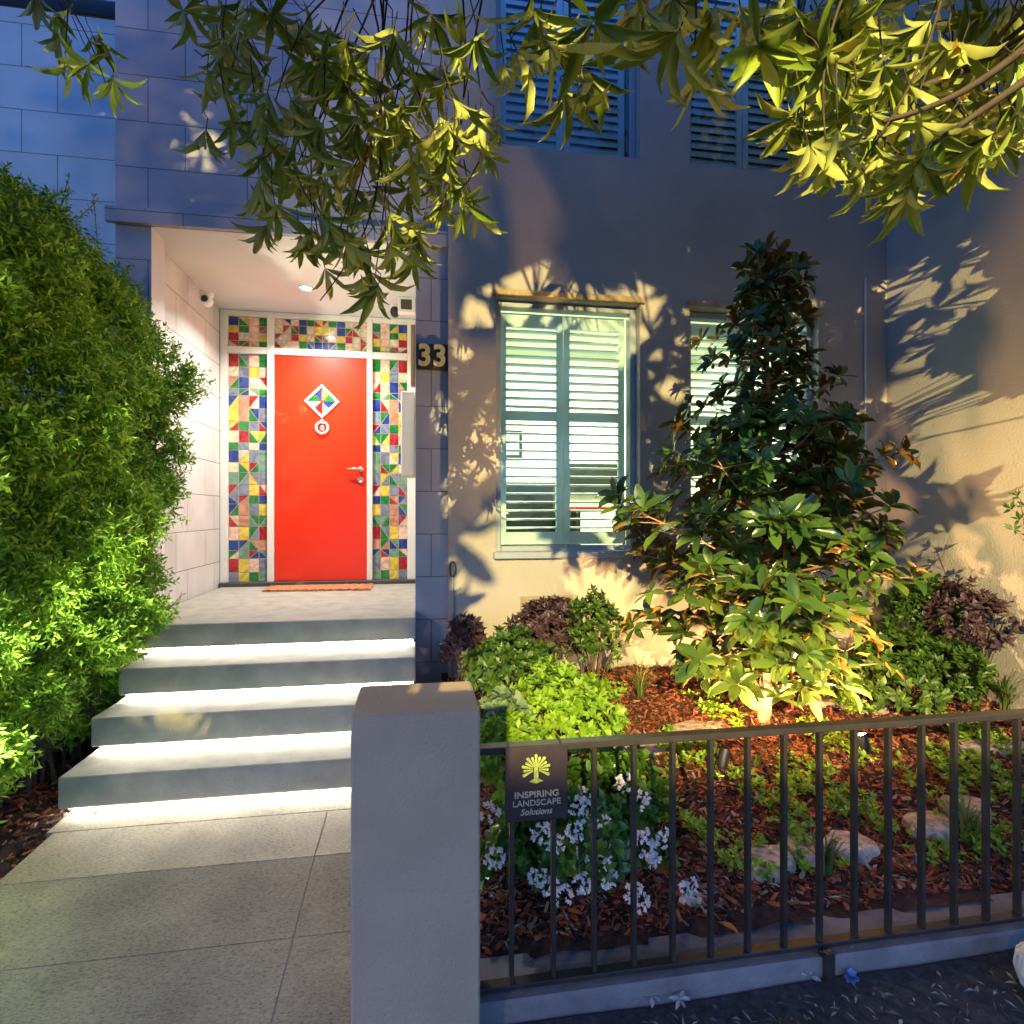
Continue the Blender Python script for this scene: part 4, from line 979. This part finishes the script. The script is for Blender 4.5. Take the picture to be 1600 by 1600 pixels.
p_ = None
v_h = Vector((-1.58, 1.95, .28)); e = tag(empty('garden_spotlight', tuple(v_h)), 'garden spotlight at the foot of the hedge beside the path', 'light', 'garden spotlights on spikes')
mb = MB(); mb.tube([v_h-Vector((0, 0, .06)), v_h+Vector((0, 0, .06))], .007, 8); mb.build('spike', M['black'], e, True)
hd = (Vector((-1.98, 3.0, 1.75))-v_h).normalized(); tp_ = v_h+Vector((0, 0, .08))
mb = MB(); mb.tube([tp_-hd*.05, tp_-hd*.035, tp_+hd*.03, tp_+hd*.045], [.015, .024, .026, .028], 16, False); mb.build('lamp_head', M['black'], e, True)
light('hedge_spot_light', 'SPOT', tp_+hd*.06, 120, (1.0, .97, .78), (-1.98, 3.0, 1.75), spot_size=R_(82), spot_blend=.35, shadow_soft_size=.02)

# right-edge twig
tg = tag(empty('shrub_sprig', (at(1600, 800, Y=2.6).x+.1, 2.6, gz(3, 2.6))), 'thin leafy sprig poking in at the right edge in front of the side wall', 'plant')
lb = LB(); mb = MB(); c = np.array(at(1606, 860, Y=2.6))
mb.tube([(c[0]+.10, 2.6, gz(3, 2.6)), (c[0]+.06, 2.6, c[2]-.2), c, np.array(at(1594, 780, Y=2.6))], [.005, .004, .003, .002], 5)
for (x, y) in [(1590, 775), (1580, 795), (1592, 812), (1585, 828), (1602, 790), (1610, 840)]:
    q = np.array(at(x, y, Y=2.6)); mb.tube([np.array(at(1600, y+15, Y=2.6)), q], .0015, 3); lb.whorl(q, (-.6, -.3, .4), 7, .05, .018, (20, 80), 0)
lb.build('foliage', T_SMALL, M['green'], tg); mb.build('stem', M['stem'], tg)

# ------------------------------------------------------------------ litter on the pavement
M['dry'] = island('dry_leaf', [(0, (.10, .08, .07)), (.6, (.22, .19, .16)), (1, (.42, .40, .38))], .8)
nL = 620
X = rng.uniform(.2, 3.6, nL); Y = 1.64-np.abs(rng.normal(size=nL))*.22
D = rdir(nL); D[:, 2] *= .15
tag(leaves('leaf_litter', np.stack([X, Y, rng.uniform(.080, .100, nL)], 1), D, rdir(nL)*.3+np.array([0, 0, 1]), rng.uniform(.012, .05, nL), rng.uniform(.004, .012, nL), T_SMALL, M['dry']),
    'scattered dry leaf litter along the foot of the plinth', 'leaf litter', kind='stuff')
nL = 500
X = rng.uniform(.25, 3.5, nL); Y = 1.93+np.abs(rng.normal(size=nL))*.25
D = rdir(nL); D[:, 2] *= .3
tag(leaves('leaf_litter', np.stack([X, Y, np.array([bed(a, b) for a, b in zip(X, Y)])+.015], 1), D, rdir(nL)*.5+np.array([0, 0, 1]), rng.uniform(.02, .07, nL), rng.uniform(.003, .012, nL), T_SMALL, M['dry']),
    'dry grey twigs and curled leaves lying on the mulch along the fence', 'leaf litter', kind='stuff')
def fallen(px, py, Z, L, w, col, label, n=1, name='fallen_leaf', cat='leaf'):
    v = at(px, py, Z=Z); lb = LB()
    if n == 1:
        return tag(leaves(name, [np.array(v)], [[.5, -.7, .15]], [[0, -.4, 1]], [L], [w], T_LONG, col), label, cat)
    lb.whorl(np.array(v)+np.array([0, 0, .012]), (0, -.2, 1), n, L, w, (65, 95), 0)
    return tag(lb.build(name, T_LONG, col), label, cat)
fallen(1120, 1440, .185, .075, .022, mat('orange_leaf', (.55, .16, .03), .5), 'single orange fallen leaf on the mulch behind the fence')
fallen(1265, 1530, .088, .034, .014, mat('pale_leaf', (.42, .42, .40), .6), 'star-shaped cluster of pale dry leaves left of the fence bracket', 9, 'fallen_leaf_cluster')
fallen(1062, 1568, .088, .034, .014, mat('pale_leaf2', (.38, .38, .40), .6), 'pale dry leaf cluster on the pavement below the flowering shrub', 8, 'fallen_leaf_cluster')
fallen(1018, 1562, .088, .035, .014, mat('pale_leaf3', (.34, .34, .36), .6), 'small crumpled pale leaf just left of the dry leaf cluster', 5, 'fallen_leaf_cluster')
bl = at(1330, 1527, Z=.09)
lb = LB(); lb.whorl((bl.x, bl.y, .088), (.1, -.3, 1), 26, .026, .020, (10, 95), 0)
tag(lb.build('crumpled_paper', T_OVAL, mat('blue_paper', (.12, .22, .50), .6)), 'small crumpled blue scrap on the pavement right of the fence bracket', 'scrap')
# white ribbed pot at the right edge
wc = at(1640, 1470, Y=1.52)
mb = MB(); n = 120; prof = [(.02, .0), (.055, .004), (.082, .035), (.094, .08), (.088, .125), (.062, .155), (.03, .168), (.02, .165)]
vs = []
for r_, h in prof:
    for k in range(n):
        a_ = 2*pi*k/n; rr = r_*(1-.13*max(0, cos(k*2*pi/6))**3); vs.append((wc.x+.01+rr*cos(a_), wc.y+rr*sin(a_), .076+h*.95))
mb.add(vs, [(i*n+k, i*n+(k+1) % n, (i+1)*n+(k+1) % n, (i+1)*n+k) for i in range(len(prof)-1) for k in range(n)]+[tuple(range(n))[::-1], tuple((len(prof)-1)*n+k for k in range(n))])
tag(mb.build('ribbed_pot', M['white']), 'round white ribbed pot on the pavement at the right edge', 'pot')

# ------------------------------------------------------------------ street lamps behind the viewer
for (lx, ly, lz, lab) in ((LAMP.x, LAMP.y, LAMP.z, 'street lamp post straight behind the viewer with a warm lantern head'), (LAMP2.x, LAMP2.y, LAMP2.z, 'second street lamp post further left along the street')):
    sl = tag(empty('street_lamp', (lx, ly-.35, 0)), lab, 'street lamp', 'street lamps along the road')
    mb = MB(); mb.tube([(lx, ly-.35, 0), (lx, ly-.35, .4), (lx, ly-.35, lz+.05)], [.09, .06, .045], 12); mb.tube([(lx, ly-.35, lz+.05), (lx, ly-.25, lz+.28), (lx, ly-.1, lz+.33)], .03, 8); mb.build('post', M['black'], sl, True)
    mb = MB(); mb.bbox(lx-.12, lx+.12, ly-.3, ly+.05, lz+.26, lz+.31, .01); mb.build('head', M['black'], sl)
    mb = MB(); mb.box(lx-.08, lx+.08, ly-.2, ly-.03, lz+.245, lz+.258); mb.build('lens', emis('lamp_lens', (1, .83, .46), 8), sl)

# an unseen plate and post added behind the viewer to shade the gate pillar
ps = tag(empty('pillar_shade_post', (-.36, -1.02, 0)), 'added slim post with a blank plate, unseen behind the viewer, shading the gate pillar', 'sign')
mb = MB(); mb.tube([(-.36, -1.03, .04), (-.36, -1.03, 2.34)], .022, 12); mb.build('post', M['steel'], ps, True)
mb = MB(); mb.bbox(-.53, -.19, -1.008, -1.002, 1.94, 2.275, .001); mb.build('plate', M['white'], ps)
